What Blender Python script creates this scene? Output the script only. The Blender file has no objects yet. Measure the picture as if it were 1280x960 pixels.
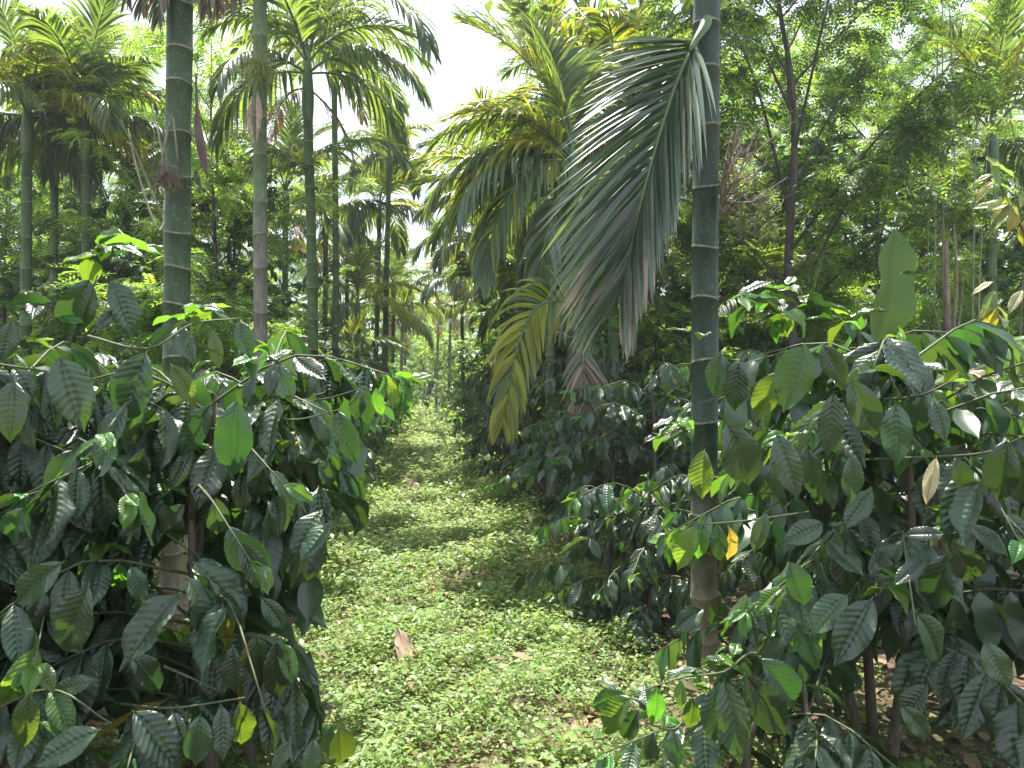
import bpy, math, random
import numpy as np
from mathutils import Vector, Matrix, Quaternion

# ------------------------------------------------------------------ camera, world, sun, exposure
scene = bpy.context.scene
COL = scene.collection
EYE = 1.6
F = 960.0                                    # focal length in pixels of the 1280 wide photograph
cam_d = bpy.data.cameras.new('camera')
cam_d.sensor_width = 36.0
cam_d.lens = 27.0
cam_d.clip_start = 0.05
cam_d.clip_end = 2000.0
cam = bpy.data.objects.new('camera', cam_d)
cam.location = (0, 0, EYE)
cam.rotation_euler = (math.radians(90), 0, 0)
COL.objects.link(cam)
scene.camera = cam

SUN_EL = math.radians(67)
SUN_AZ = math.radians(-11)                   # clockwise from +Y: the sun stands ahead and to the left
sun_dir = Vector((math.sin(SUN_AZ) * math.cos(SUN_EL), math.cos(SUN_AZ) * math.cos(SUN_EL), math.sin(SUN_EL)))
sd = bpy.data.lights.new('sun', 'SUN')
sd.energy = 5.0
sd.angle = math.radians(0.6)
sd.color = (1.0, 0.955, 0.86)
sun = bpy.data.objects.new('sun', sd)
sun.rotation_euler = (-sun_dir).to_track_quat('-Z', 'Y').to_euler()
COL.objects.link(sun)

world = bpy.data.worlds.new('World')
scene.world = world
world.use_nodes = True
wt = world.node_tree
wt.nodes.clear()
wo = wt.nodes.new('ShaderNodeOutputWorld')
bg = wt.nodes.new('ShaderNodeBackground')
sky = wt.nodes.new('ShaderNodeTexSky')
sky.sky_type = 'NISHITA'
sky.sun_disc = False
sky.sun_elevation = SUN_EL
sky.sun_rotation = SUN_AZ
sky.dust_density = 2.5
tc = wt.nodes.new('ShaderNodeTexCoord')
nz = wt.nodes.new('ShaderNodeTexNoise')
nz.inputs['Scale'].default_value = 2.2
nz.inputs['Detail'].default_value = 7
cr = wt.nodes.new('ShaderNodeMapRange')
cr.inputs['From Min'].default_value = 0.36
cr.inputs['From Max'].default_value = 0.58
cr.inputs['To Min'].default_value = 0.12
cr.inputs['To Max'].default_value = 1.0
mx = wt.nodes.new('ShaderNodeMix')
mx.data_type = 'RGBA'
mx.inputs[7].default_value = (5.3, 5.9, 6.7, 1)      # thin bright cloud, in the sky texture's own units
wt.links.new(tc.outputs['Generated'], nz.inputs['Vector'])
wt.links.new(nz.outputs['Fac'], cr.inputs['Value'])
wt.links.new(cr.outputs['Result'], mx.inputs[0])
wt.links.new(sky.outputs['Color'], mx.inputs[6])
wt.links.new(mx.outputs[2], bg.inputs['Color'])
bg.inputs['Strength'].default_value = 0.11
wt.links.new(bg.outputs['Background'], wo.inputs['Surface'])

vs = scene.view_settings
vs.view_transform = 'Standard'
vs.look = 'None'
vs.exposure = 1.55
vs.gamma = 1.0
scene.render.engine = 'CYCLES'
cy = scene.cycles
cy.max_bounces = 7
cy.diffuse_bounces = 4
cy.glossy_bounces = 2
cy.transmission_bounces = 5
cy.transparent_max_bounces = 8
cy.volume_bounces = 0
cy.use_adaptive_sampling = True
cy.adaptive_threshold = 0.015
cy.use_denoising = True
cy.caustics_reflective = False
cy.caustics_refractive = False
cy.sample_clamp_indirect = 6.0

rng = random.Random(11)
nrng = np.random.default_rng(7)


def P(px, py, Y):
    """the world point that stands Y metres ahead, seen at this place of the photograph"""
    return Vector(((px - 640.0) / F * Y, Y, EYE - (py - 480.0) / F * Y))


def proj(p):
    if p[1] < 0.05:
        return (-9999, -9999)
    return (640 + p[0] / p[1] * F, 480 - (p[2] - EYE) / p[1] * F)


# ------------------------------------------------------------------ materials
MATS = {}


def nodes_of(name):
    m = bpy.data.materials.new(name)
    m.use_nodes = True
    nt = m.node_tree
    nt.nodes.clear()
    return m, nt, nt.nodes, nt.links


def leaf_mat(name, top, trans, tw=0.4, rough=0.38, spec=0.5, back=None, vein=0.0, hue=0.03, val=0.35, tip=None, spots=0.0, dust=False):
    """top: reflected colour, trans: colour of light that passes through, vein: strength of the paler midrib"""
    m, nt, N, L = nodes_of(name)
    out = N.new('ShaderNodeOutputMaterial')
    pr = N.new('ShaderNodeBsdfPrincipled')
    tr = N.new('ShaderNodeBsdfTranslucent')
    mixs = N.new('ShaderNodeMixShader')
    mixs.inputs[0].default_value = tw
    pr.inputs['Roughness'].default_value = rough
    pr.inputs['Specular IOR Level'].default_value = spec
    oi = N.new('ShaderNodeObjectInfo')
    ge = N.new('ShaderNodeNewGeometry')
    ad = N.new('ShaderNodeMath'); ad.operation = 'ADD'
    fr = N.new('ShaderNodeMath'); fr.operation = 'FRACT'
    L.new(oi.outputs['Random'], ad.inputs[0])
    L.new(ge.outputs['Random Per Island'], ad.inputs[1])
    L.new(ad.outputs[0], fr.inputs[0])
    f2 = N.new('ShaderNodeMath'); f2.operation = 'MULTIPLY_ADD'
    f2.inputs[1].default_value = 7.31; f2.inputs[2].default_value = 0.13
    L.new(fr.outputs[0], f2.inputs[0])
    f3 = N.new('ShaderNodeMath'); f3.operation = 'FRACT'
    L.new(f2.outputs[0], f3.inputs[0])
    hv = N.new('ShaderNodeMapRange'); hv.inputs['To Min'].default_value = 0.5 - hue; hv.inputs['To Max'].default_value = 0.5 + hue
    L.new(fr.outputs[0], hv.inputs['Value'])
    vv = N.new('ShaderNodeMapRange'); vv.inputs['To Min'].default_value = 1 - val; vv.inputs['To Max'].default_value = 1 + val
    L.new(f3.outputs[0], vv.inputs['Value'])

    def vary(sock):
        h = N.new('ShaderNodeHueSaturation')
        L.new(hv.outputs['Result'], h.inputs['Hue'])
        L.new(vv.outputs['Result'], h.inputs['Value'])
        if isinstance(sock, tuple):
            h.inputs['Color'].default_value = (*sock, 1)
        else:
            L.new(sock, h.inputs['Color'])
        return h.outputs['Color']

    col = N.new('ShaderNodeMix'); col.data_type = 'RGBA'
    col.inputs[6].default_value = (*top, 1)
    col.inputs[7].default_value = (*(back or tuple(c * 1.6 + 0.01 for c in top)), 1)
    L.new(ge.outputs['Backfacing'], col.inputs[0])
    c = col.outputs[2]
    tcol = trans
    uv = N.new('ShaderNodeUVMap')
    sx = N.new('ShaderNodeSeparateXYZ')
    L.new(uv.outputs['UV'], sx.inputs[0])
    if vein > 0:
        # |u| small -> midrib
        a = N.new('ShaderNodeMath'); a.operation = 'SUBTRACT'; a.inputs[1].default_value = 0.5
        L.new(sx.outputs['X'], a.inputs[0])
        b = N.new('ShaderNodeMath'); b.operation = 'ABSOLUTE'
        L.new(a.outputs[0], b.inputs[0])
        mr = N.new('ShaderNodeMapRange')
        mr.inputs['From Min'].default_value = 0.012; mr.inputs['From Max'].default_value = 0.04
        mr.inputs['To Min'].default_value = vein; mr.inputs['To Max'].default_value = 0.0
        L.new(b.outputs[0], mr.inputs['Value'])
        # lateral veins: fine pale lines at the grooves
        q = N.new('ShaderNodeMath'); q.operation = 'MULTIPLY_ADD'
        q.inputs[1].default_value = -0.17 * 2
        L.new(b.outputs[0], q.inputs[0]); L.new(sx.outputs['Y'], q.inputs[2])
        q2 = N.new('ShaderNodeMath'); q2.operation = 'MULTIPLY'; q2.inputs[1].default_value = 11.0
        L.new(q.outputs[0], q2.inputs[0])
        q3 = N.new('ShaderNodeMath'); q3.operation = 'PINGPONG'; q3.inputs[1].default_value = 0.5
        L.new(q2.outputs[0], q3.inputs[0])
        mr2 = N.new('ShaderNodeMapRange')
        mr2.inputs['From Min'].default_value = 0.0; mr2.inputs['From Max'].default_value = 0.09
        mr2.inputs['To Min'].default_value = vein * 0.55; mr2.inputs['To Max'].default_value = 0.0
        L.new(q3.outputs[0], mr2.inputs['Value'])
        mxx = N.new('ShaderNodeMath'); mxx.operation = 'MAXIMUM'
        L.new(mr.outputs['Result'], mxx.inputs[0]); L.new(mr2.outputs['Result'], mxx.inputs[1])
        vm = N.new('ShaderNodeMix'); vm.data_type = 'RGBA'
        L.new(mxx.outputs[0], vm.inputs[0]); L.new(c, vm.inputs[6])
        vm.inputs[7].default_value = (top[0] * 1.8 + 0.05, top[1] * 1.5 + 0.08, top[2] * 1.4 + 0.035, 1)
        c = vm.outputs[2]
    nzz = None
    if tip or spots > 0:
        tx = N.new('ShaderNodeTexCoord')
        nzz = N.new('ShaderNodeTexNoise')
        nzz.inputs['Scale'].default_value = 14 if spots else 6
        nzz.inputs['Detail'].default_value = 4
        L.new(tx.outputs['Object'], nzz.inputs['Vector'])
    if tip:
        s = N.new('ShaderNodeMath'); s.operation = 'MULTIPLY_ADD'; s.inputs[1].default_value = 0.7
        L.new(nzz.outputs['Fac'], s.inputs[0]); L.new(sx.outputs['Y'], s.inputs[2])
        s2 = N.new('ShaderNodeMath'); s2.operation = 'MULTIPLY_ADD'; s2.inputs[1].default_value = 0.35
        L.new(fr.outputs[0], s2.inputs[0]); L.new(s.outputs[0], s2.inputs[2])
        mr = N.new('ShaderNodeMapRange')
        mr.inputs['From Min'].default_value = tip[1]; mr.inputs['From Max'].default_value = tip[1] + 0.25
        L.new(s2.outputs[0], mr.inputs['Value'])
        tm = N.new('ShaderNodeMix'); tm.data_type = 'RGBA'
        L.new(mr.outputs['Result'], tm.inputs[0]); L.new(c, tm.inputs[6])
        tm.inputs[7].default_value = (*tip[0], 1)
        c = tm.outputs[2]
        tm2 = N.new('ShaderNodeMix'); tm2.data_type = 'RGBA'
        L.new(mr.outputs['Result'], tm2.inputs[0]); tm2.inputs[6].default_value = (*trans, 1)
        tm2.inputs[7].default_value = (*tip[0], 1)
        tcol = tm2.outputs[2]
    if spots > 0:
        mr = N.new('ShaderNodeMapRange')
        mr.inputs['From Min'].default_value = 0.60; mr.inputs['From Max'].default_value = 0.70
        mr.inputs['To Max'].default_value = spots
        L.new(nzz.outputs['Fac'], mr.inputs['Value'])
        sm = N.new('ShaderNodeMix'); sm.data_type = 'RGBA'
        L.new(mr.outputs['Result'], sm.inputs[0]); L.new(c, sm.inputs[6])
        sm.inputs[7].default_value = (0.10, 0.09, 0.03, 1)
        c = sm.outputs[2]
    if dust:                                   # uneven sheen where dust and rain have dulled the leaf
        td = N.new('ShaderNodeTexCoord'); nd = N.new('ShaderNodeTexNoise'); nd.inputs['Scale'].default_value = 5; nd.inputs['Detail'].default_value = 6
        off = N.new('ShaderNodeVectorMath'); off.operation = 'ADD'; cb = N.new('ShaderNodeCombineXYZ')
        mo = N.new('ShaderNodeMath'); mo.operation = 'MULTIPLY'; mo.inputs[1].default_value = 40
        L.new(fr.outputs[0], mo.inputs[0]); L.new(mo.outputs[0], cb.inputs[0])
        L.new(td.outputs['Object'], off.inputs[0]); L.new(cb.outputs[0], off.inputs[1]); L.new(off.outputs[0], nd.inputs['Vector'])
        if nzz is not None:
            L.new(off.outputs[0], nzz.inputs['Vector'])
        rr_ = N.new('ShaderNodeMapRange'); rr_.inputs['From Min'].default_value = 0.3; rr_.inputs['From Max'].default_value = 0.7
        rr_.inputs['To Min'].default_value = rough - 0.05; rr_.inputs['To Max'].default_value = rough + 0.2
        L.new(nd.outputs['Fac'], rr_.inputs['Value']); L.new(rr_.outputs['Result'], pr.inputs['Roughness'])
    L.new(vary(c), pr.inputs['Base Color'])
    L.new(vary(tcol), tr.inputs['Color'])
    L.new(pr.outputs[0], mixs.inputs[1])
    L.new(tr.outputs[0], mixs.inputs[2])
    L.new(mixs.outputs[0], out.inputs['Surface'])
    MATS[name] = m
    return m


leaf_mat('coffee_leaf', (0.030, 0.062, 0.026), (0.10, 0.23, 0.025), 0.17, 0.31, 0.75, vein=0.34, hue=0.02, val=0.4, spots=0.55, dust=True)
leaf_mat('coffee_leaf_young', (0.060, 0.140, 0.028), (0.27, 0.50, 0.03), 0.36, 0.30, 0.55, vein=0.34, hue=0.03, val=0.35, spots=0.3, dust=True)
leaf_mat('coffee_leaf_yellow', (0.30, 0.27, 0.04), (0.55, 0.50, 0.05), 0.40, 0.45, 0.4, vein=0.25, spots=0.5)
leaf_mat('coffee_leaf_pale', (0.50, 0.45, 0.28), (0.50, 0.45, 0.2), 0.30, 0.6, 0.3, vein=0.15, spots=0.5)
leaf_mat('bush_foliage', (0.034, 0.068, 0.026), (0.13, 0.28, 0.03), 0.22, 0.31, 0.7, hue=0.025, val=0.45)
leaf_mat('palm_leaf', (0.052, 0.092, 0.036), (0.34, 0.48, 0.05), 0.38, 0.36, 0.6, hue=0.02, val=0.35, tip=((0.26, 0.19, 0.08), 1.5))
leaf_mat('palm_leaf_yellow', (0.23, 0.25, 0.035), (0.62, 0.62, 0.04), 0.5, 0.38, 0.5, hue=0.03, val=0.3, tip=((0.33, 0.20, 0.07), 1.45))
leaf_mat('palm_leaf_aged', (0.062, 0.105, 0.055), (0.16, 0.24, 0.07), 0.2, 0.34, 0.7, hue=0.02, val=0.35, tip=((0.33, 0.26, 0.19), 1.5))
leaf_mat('palm_leaf_drying', (0.12, 0.13, 0.09), (0.20, 0.2, 0.08), 0.2, 0.45, 0.5, hue=0.02, val=0.35, tip=((0.31, 0.26, 0.19), 1.05))
leaf_mat('palm_leaf_dead', (0.22, 0.165, 0.12), (0.26, 0.17, 0.09), 0.22, 0.7, 0.2, hue=0.02, val=0.4)
leaf_mat('dead_orange', (0.42, 0.25, 0.06), (0.6, 0.33, 0.05), 0.35, 0.6, 0.2, hue=0.02, val=0.4)
leaf_mat('tree_leaf', (0.060, 0.125, 0.030), (0.30, 0.50, 0.05), 0.45, 0.42, 0.4, hue=0.025, val=0.35)
leaf_mat('tree_leaf_light', (0.095, 0.17, 0.035), (0.46, 0.66, 0.07), 0.5, 0.42, 0.4, hue=0.03, val=0.35)
leaf_mat('tree_leaf_dark', (0.036, 0.075, 0.028), (0.14, 0.26, 0.04), 0.35, 0.42, 0.4, hue=0.025, val=0.4)
leaf_mat('round_leaf', (0.045, 0.085, 0.035), (0.28, 0.42, 0.05), 0.38, 0.42, 0.4, hue=0.03, val=0.4)
leaf_mat('herb_leaf', (0.17, 0.25, 0.08), (0.50, 0.64, 0.14), 0.42, 0.45, 0.4, hue=0.035, val=0.4)
leaf_mat('banana_leaf', (0.17, 0.31, 0.09), (0.55, 0.82, 0.16), 0.6, 0.42, 0.45, hue=0.01, val=0.15, vein=0.3)
leaf_mat('vine_leaf', (0.17, 0.23, 0.10), (0.45, 0.55, 0.10), 0.4, 0.35, 0.5, hue=0.04, val=0.35)
leaf_mat('dry_leaf', (0.24, 0.165, 0.105), (0.25, 0.15, 0.08), 0.15, 0.75, 0.2, hue=0.03, val=0.5)


def bark(name, c1, c2, scale=12, rough=0.8, bump=0.3, green=None, zr=None, stretch=(1, 1, 0.3), lichen=0.0):
    """two-tone bark; green is the colour of the young upper trunk, reached between the heights zr"""
    m, nt, N, L = nodes_of(name)
    out = N.new('ShaderNodeOutputMaterial')
    pr = N.new('ShaderNodeBsdfPrincipled')
    pr.inputs['Roughness'].default_value = rough
    pr.inputs['Specular IOR Level'].default_value = 0.35
    tx = N.new('ShaderNodeTexCoord')
    mp = N.new('ShaderNodeMapping'); mp.inputs['Scale'].default_value = stretch
    L.new(tx.outputs['Object'], mp.inputs[0])
    n1 = N.new('ShaderNodeTexNoise'); n1.inputs['Scale'].default_value = scale; n1.inputs['Detail'].default_value = 8
    n1.inputs['Roughness'].default_value = 0.65
    L.new(mp.outputs[0], n1.inputs['Vector'])
    rp = N.new('ShaderNodeMapRange'); rp.inputs['From Min'].default_value = 0.35; rp.inputs['From Max'].default_value = 0.65
    L.new(n1.outputs['Fac'], rp.inputs['Value'])
    mc = N.new('ShaderNodeMix'); mc.data_type = 'RGBA'
    mc.inputs[6].default_value = (*c1, 1); mc.inputs[7].default_value = (*c2, 1)
    L.new(rp.outputs['Result'], mc.inputs[0])
    c = mc.outputs[2]
    if green:
        sx = N.new('ShaderNodeSeparateXYZ'); L.new(tx.outputs['Object'], sx.inputs[0])
        n2 = N.new('ShaderNodeTexNoise'); n2.inputs['Scale'].default_value = 7; n2.inputs['Detail'].default_value = 5
        L.new(tx.outputs['Object'], n2.inputs['Vector'])
        ad = N.new('ShaderNodeMath'); ad.operation = 'MULTIPLY_ADD'; ad.inputs[1].default_value = 1.6
        L.new(n2.outputs['Fac'], ad.inputs[0]); L.new(sx.outputs['Z'], ad.inputs[2])
        gr = N.new('ShaderNodeMapRange')
        gr.inputs['From Min'].default_value = zr[0] + 0.8; gr.inputs['From Max'].default_value = zr[1] + 0.8
        L.new(ad.outputs[0], gr.inputs['Value'])
        gm = N.new('ShaderNodeMix'); gm.data_type = 'RGBA'
        L.new(gr.outputs['Result'], gm.inputs[0]); L.new(c, gm.inputs[6])
        g2 = N.new('ShaderNodeMix'); g2.data_type = 'RGBA'
        g2.inputs[6].default_value = (*green, 1); g2.inputs[7].default_value = (*[v * 0.62 for v in green], 1)
        L.new(rp.outputs['Result'], g2.inputs[0])
        L.new(g2.outputs[2], gm.inputs[7])
        c = gm.outputs[2]
    if lichen > 0:
        n3 = N.new('ShaderNodeTexNoise'); n3.inputs['Scale'].default_value = 55; n3.inputs['Detail'].default_value = 6
        L.new(tx.outputs['Object'], n3.inputs['Vector'])
        lr = N.new('ShaderNodeMapRange'); lr.inputs['From Min'].default_value = 0.58; lr.inputs['From Max'].default_value = 0.66
        lr.inputs['To Max'].default_value = lichen
        L.new(n3.outputs['Fac'], lr.inputs['Value'])
        lm = N.new('ShaderNodeMix'); lm.data_type = 'RGBA'
        L.new(lr.outputs['Result'], lm.inputs[0]); L.new(c, lm.inputs[6]); lm.inputs[7].default_value = (0.33, 0.33, 0.25, 1)
        c = lm.outputs[2]
    n5 = N.new('ShaderNodeTexNoise'); n5.inputs['Scale'].default_value = 4.5; n5.inputs['Detail'].default_value = 7; n5.inputs['Roughness'].default_value = 0.7
    L.new(mp.outputs[0], n5.inputs['Vector'])
    v5 = N.new('ShaderNodeMapRange'); v5.inputs['From Min'].default_value = 0.3; v5.inputs['From Max'].default_value = 0.7
    v5.inputs['To Min'].default_value = 0.62; v5.inputs['To Max'].default_value = 1.4
    L.new(n5.outputs['Fac'], v5.inputs['Value'])
    h5 = N.new('ShaderNodeHueSaturation'); L.new(v5.outputs['Result'], h5.inputs['Value']); L.new(c, h5.inputs['Color'])
    L.new(h5.outputs[0], pr.inputs['Base Color'])
    bp = N.new('ShaderNodeBump'); bp.inputs['Strength'].default_value = bump; bp.inputs['Distance'].default_value = 0.004
    L.new(n1.outputs['Fac'], bp.inputs['Height'])
    L.new(bp.outputs[0], pr.inputs['Normal'])
    L.new(pr.outputs[0], out.inputs['Surface'])
    MATS[name] = m
    return m


bark('palm_trunk', (0.27, 0.225, 0.155), (0.15, 0.12, 0.08), 20, 0.6, 0.5, green=(0.046, 0.080, 0.030), zr=(0.9, 1.8), lichen=0.2)
bark('palm_trunk_dark', (0.27, 0.225, 0.155), (0.15, 0.12, 0.08), 20, 0.55, 0.4, green=(0.026, 0.052, 0.027), zr=(0.45, 1.1), lichen=0.12)
bark('palm_trunk_grey', (0.22, 0.20, 0.165), (0.12, 0.11, 0.09), 26, 0.8, 0.5, green=(0.12, 0.175, 0.075), zr=(2.8, 4.0), lichen=0.35)
bark('palm_trunk_green', (0.22, 0.20, 0.16), (0.12, 0.11, 0.085), 26, 0.8, 0.5, green=(0.085, 0.14, 0.05), zr=(0.8, 2.0), lichen=0.25)
bark('ring_scar', (0.33, 0.30, 0.21), (0.12, 0.11, 0.07), 40, 0.85, 0.3, stretch=(1, 1, 1))
bark('crownshaft', (0.10, 0.16, 0.06), (0.06, 0.11, 0.045), 5, 0.45, 0.1)
bark('coffee_wood', (0.155, 0.125, 0.09), (0.075, 0.058, 0.042), 40, 0.85, 0.5)
bark('green_twig', (0.10, 0.13, 0.055), (0.075, 0.065, 0.04), 30, 0.6, 0.2)
bark('tree_bark', (0.115, 0.095, 0.075), (0.05, 0.042, 0.034), 18, 0.9, 0.6, lichen=0.3)
bark('pale_bark', (0.36, 0.33, 0.27), (0.20, 0.18, 0.14), 22, 0.85, 0.4, lichen=0.4)
bark('dry_fibre', (0.27, 0.215, 0.15), (0.11, 0.085, 0.06), 30, 0.9, 0.4)
bark('dry_spathe', (0.46, 0.33, 0.25), (0.27, 0.18, 0.13), 24, 0.8, 0.5, stretch=(1, 0.15, 1))
bark('dark_spathe', (0.17, 0.115, 0.09), (0.08, 0.055, 0.045), 24, 0.8, 0.5)
bark('fruit_green', (0.30, 0.34, 0.09), (0.20, 0.25, 0.07), 20, 0.5, 0.1)


def soil_mat():
    m, nt, N, L = nodes_of('soil')
    out = N.new('ShaderNodeOutputMaterial')
    pr = N.new('ShaderNodeBsdfPrincipled'); pr.inputs['Roughness'].default_value = 0.95
    pr.inputs['Specular IOR Level'].default_value = 0.2
    tx = N.new('ShaderNodeTexCoord')
    n1 = N.new('ShaderNodeTexNoise'); n1.inputs['Scale'].default_value = 1.3; n1.inputs['Detail'].default_value = 8
    n2 = N.new('ShaderNodeTexNoise'); n2.inputs['Scale'].default_value = 26; n2.inputs['Detail'].default_value = 8
    n2.inputs['Roughness'].default_value = 0.7
    vo = N.new('ShaderNodeTexVoronoi'); vo.inputs['Scale'].default_value = 17
    for n in (n1, n2, vo):
        L.new(tx.outputs['Object'], n.inputs['Vector'])
    a = N.new('ShaderNodeMix'); a.data_type = 'RGBA'
    a.inputs[6].default_value = (0.075, 0.050, 0.034, 1); a.inputs[7].default_value = (0.175, 0.12, 0.082, 1)
    L.new(n2.outputs['Fac'], a.inputs[0])
    b = N.new('ShaderNodeMix'); b.data_type = 'RGBA'
    r = N.new('ShaderNodeMapRange'); r.inputs['From Min'].default_value = 0.45; r.inputs['From Max'].default_value = 0.62
    r.inputs['To Max'].default_value = 0.7
    L.new(n1.outputs['Fac'], r.inputs['Value']); L.new(r.outputs['Result'], b.inputs[0])
    L.new(a.outputs[2], b.inputs[6]); b.inputs[7].default_value = (0.055, 0.075, 0.028, 1)
    h = N.new('ShaderNodeHueSaturation'); L.new(b.outputs[2], h.inputs['Color'])
    vr = N.new('ShaderNodeMapRange'); vr.inputs['To Min'].default_value = 0.7; vr.inputs['To Max'].default_value = 1.4
    sp = N.new('ShaderNodeSeparateColor'); L.new(vo.outputs['Color'], sp.inputs[0]); L.new(sp.outputs[0], vr.inputs['Value'])
    L.new(vr.outputs['Result'], h.inputs['Value'])
    L.new(h.outputs[0], pr.inputs['Base Color'])
    bp = N.new('ShaderNodeBump'); bp.inputs['Strength'].default_value = 0.8; bp.inputs['Distance'].default_value = 0.03
    L.new(n2.outputs['Fac'], bp.inputs['Height']); L.new(bp.outputs[0], pr.inputs['Normal'])
    L.new(pr.outputs[0], out.inputs['Surface'])
    MATS['soil'] = m


soil_mat()


# ------------------------------------------------------------------ mesh helpers
def make_mesh(name, verts, faces, mats, uv=None, fmat=None, smooth=True):
    """faces: (n,4) or (n,3) integer array; uv per vertex"""
    verts = np.asarray(verts, dtype=np.float32)
    faces = np.asarray(faces, dtype=np.int32)
    k = faces.shape[1]
    me = bpy.data.meshes.new(name)
    me.vertices.add(len(verts)); me.vertices.foreach_set('co', verts.ravel())
    me.loops.add(faces.size); me.loops.foreach_set('vertex_index', faces.ravel())
    me.polygons.add(len(faces))
    me.polygons.foreach_set('loop_start', np.arange(0, faces.size, k, dtype=np.int32))
    me.polygons.foreach_set('use_smooth', np.full(len(faces), smooth))
    if uv is not None:
        ul = me.uv_layers.new(name='UVMap')
        ul.data.foreach_set('uv', np.asarray(uv, dtype=np.float32)[faces.ravel()].ravel())
    if isinstance(mats, str):
        mats = [mats]
    for m in mats:
        me.materials.append(MATS[m])
    if fmat is not None:
        me.polygons.foreach_set('material_index', np.asarray(fmat, dtype=np.int32))
    me.update(calc_edges=True)
    return me


def link(name, me, parent=None, mat=None, kind=None, label=None):
    o = bpy.data.objects.new(name, me)
    COL.objects.link(o)
    if parent is not None:
        o.parent = parent
    if mat is not None:
        o.matrix_basis = mat
    if kind:
        o['kind'] = kind
    if label:
        o['label'] = label
    return o


def thing(name, label, cat, loc, group=None, rz=0.0, s=1.0):
    o = bpy.data.objects.new(name, None)
    o.empty_display_size = 0.1
    COL.objects.link(o)
    o.location = loc; o.rotation_euler = (0, 0, rz); o.scale = (s, s, s)
    o['label'] = label; o['category'] = cat
    if group:
        o['group'] = group
    return o


def copy_tree(o, parent=None):
    c = o.copy(); COL.objects.link(c)
    if parent is not None:
        c.parent = parent
    for ch in KIDS.get(o.name, ()):
        copy_tree(ch, c)
    return c


KIDS = {}


def reg(parent, child):
    KIDS.setdefault(parent.name, []).append(child)
    return child


class MB:
    """collects quads"""
    def __init__(s):
        s.v = []; s.f = []; s.uv = []; s.m = []; s.n = 0

    def add(s, v, f, uv=None, m=0):
        v = np.asarray(v, dtype=np.float32); f = np.asarray(f, dtype=np.int32)
        s.v.append(v); s.f.append(f + s.n); s.n += len(v)
        s.uv.append(np.asarray(uv, dtype=np.float32) if uv is not None else np.full((len(v), 2), 0.5, np.float32))
        s.m.append(np.full(len(f), m, np.int32))

    def mesh(s, name, mats, smooth=True):
        return make_mesh(name, np.concatenate(s.v), np.concatenate(s.f), mats, np.concatenate(s.uv), np.concatenate(s.m), smooth)


def frame_of(t):
    t = np.asarray(t, float); t = t / (np.linalg.norm(t) + 1e-9)
    a = np.array([0, 0, 1.0]) if abs(t[2]) < 0.9 else np.array([1.0, 0, 0])
    x = np.cross(a, t); x /= np.linalg.norm(x)
    return x, np.cross(t, x), t


def tube(mb, pts, rad, sides=6, m=0, cap=True):
    pts = np.asarray([tuple(p) for p in pts], float)
    n = len(pts)
    tan = np.gradient(pts, axis=0)
    th = np.linspace(0, 2 * np.pi, sides, endpoint=False)
    x, y, _ = frame_of(tan[0])
    V = []
    for i in range(n):
        t = tan[i] / (np.linalg.norm(tan[i]) + 1e-9)
        x = x - t * np.dot(x, t); x /= np.linalg.norm(x) + 1e-9
        y = np.cross(t, x)
        r = rad[i] if hasattr(rad, '__len__') else rad
        V.append(pts[i] + r * (np.outer(np.cos(th), x) + np.outer(np.sin(th), y)))
    V = np.concatenate(V)
    i, j = np.meshgrid(np.arange(n - 1), np.arange(sides), indexing='ij')
    j2 = (j + 1) % sides
    Fq = np.stack([i * sides + j, i * sides + j2, (i + 1) * sides + j2, (i + 1) * sides + j], -1).reshape(-1, 4)
    if cap:
        V = np.concatenate([V, [pts[-1]]])
        c = n * sides
        b = (n - 1) * sides
        ex = [[b + k, b + k + 1, b + (k + 2) % sides, c] for k in range(0, sides - 1, 2)]
        Fq = np.concatenate([Fq, np.array(ex)])
    uv = None
    mb.add(V, Fq, uv, m)


def spline(pts, n):
    """Catmull-Rom through the points"""
    pts = [np.array(tuple(p), float) for p in pts]
    if len(pts) == 2:
        return [pts[0] + (pts[1] - pts[0]) * t for t in np.linspace(0, 1, n)]
    q = [2 * pts[0] - pts[1]] + pts + [2 * pts[-1] - pts[-2]]
    out = []
    for t in np.linspace(0, len(pts) - 1, n):
        i = min(int(t), len(pts) - 2); u = t - i
        a, b, c, d = q[i], q[i + 1], q[i + 2], q[i + 3]
        out.append(0.5 * ((2 * b) + (c - a) * u + (2 * a - 5 * b + 4 * c - d) * u * u + (3 * b - a - 3 * c + d) * u ** 3))
    return out


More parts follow.
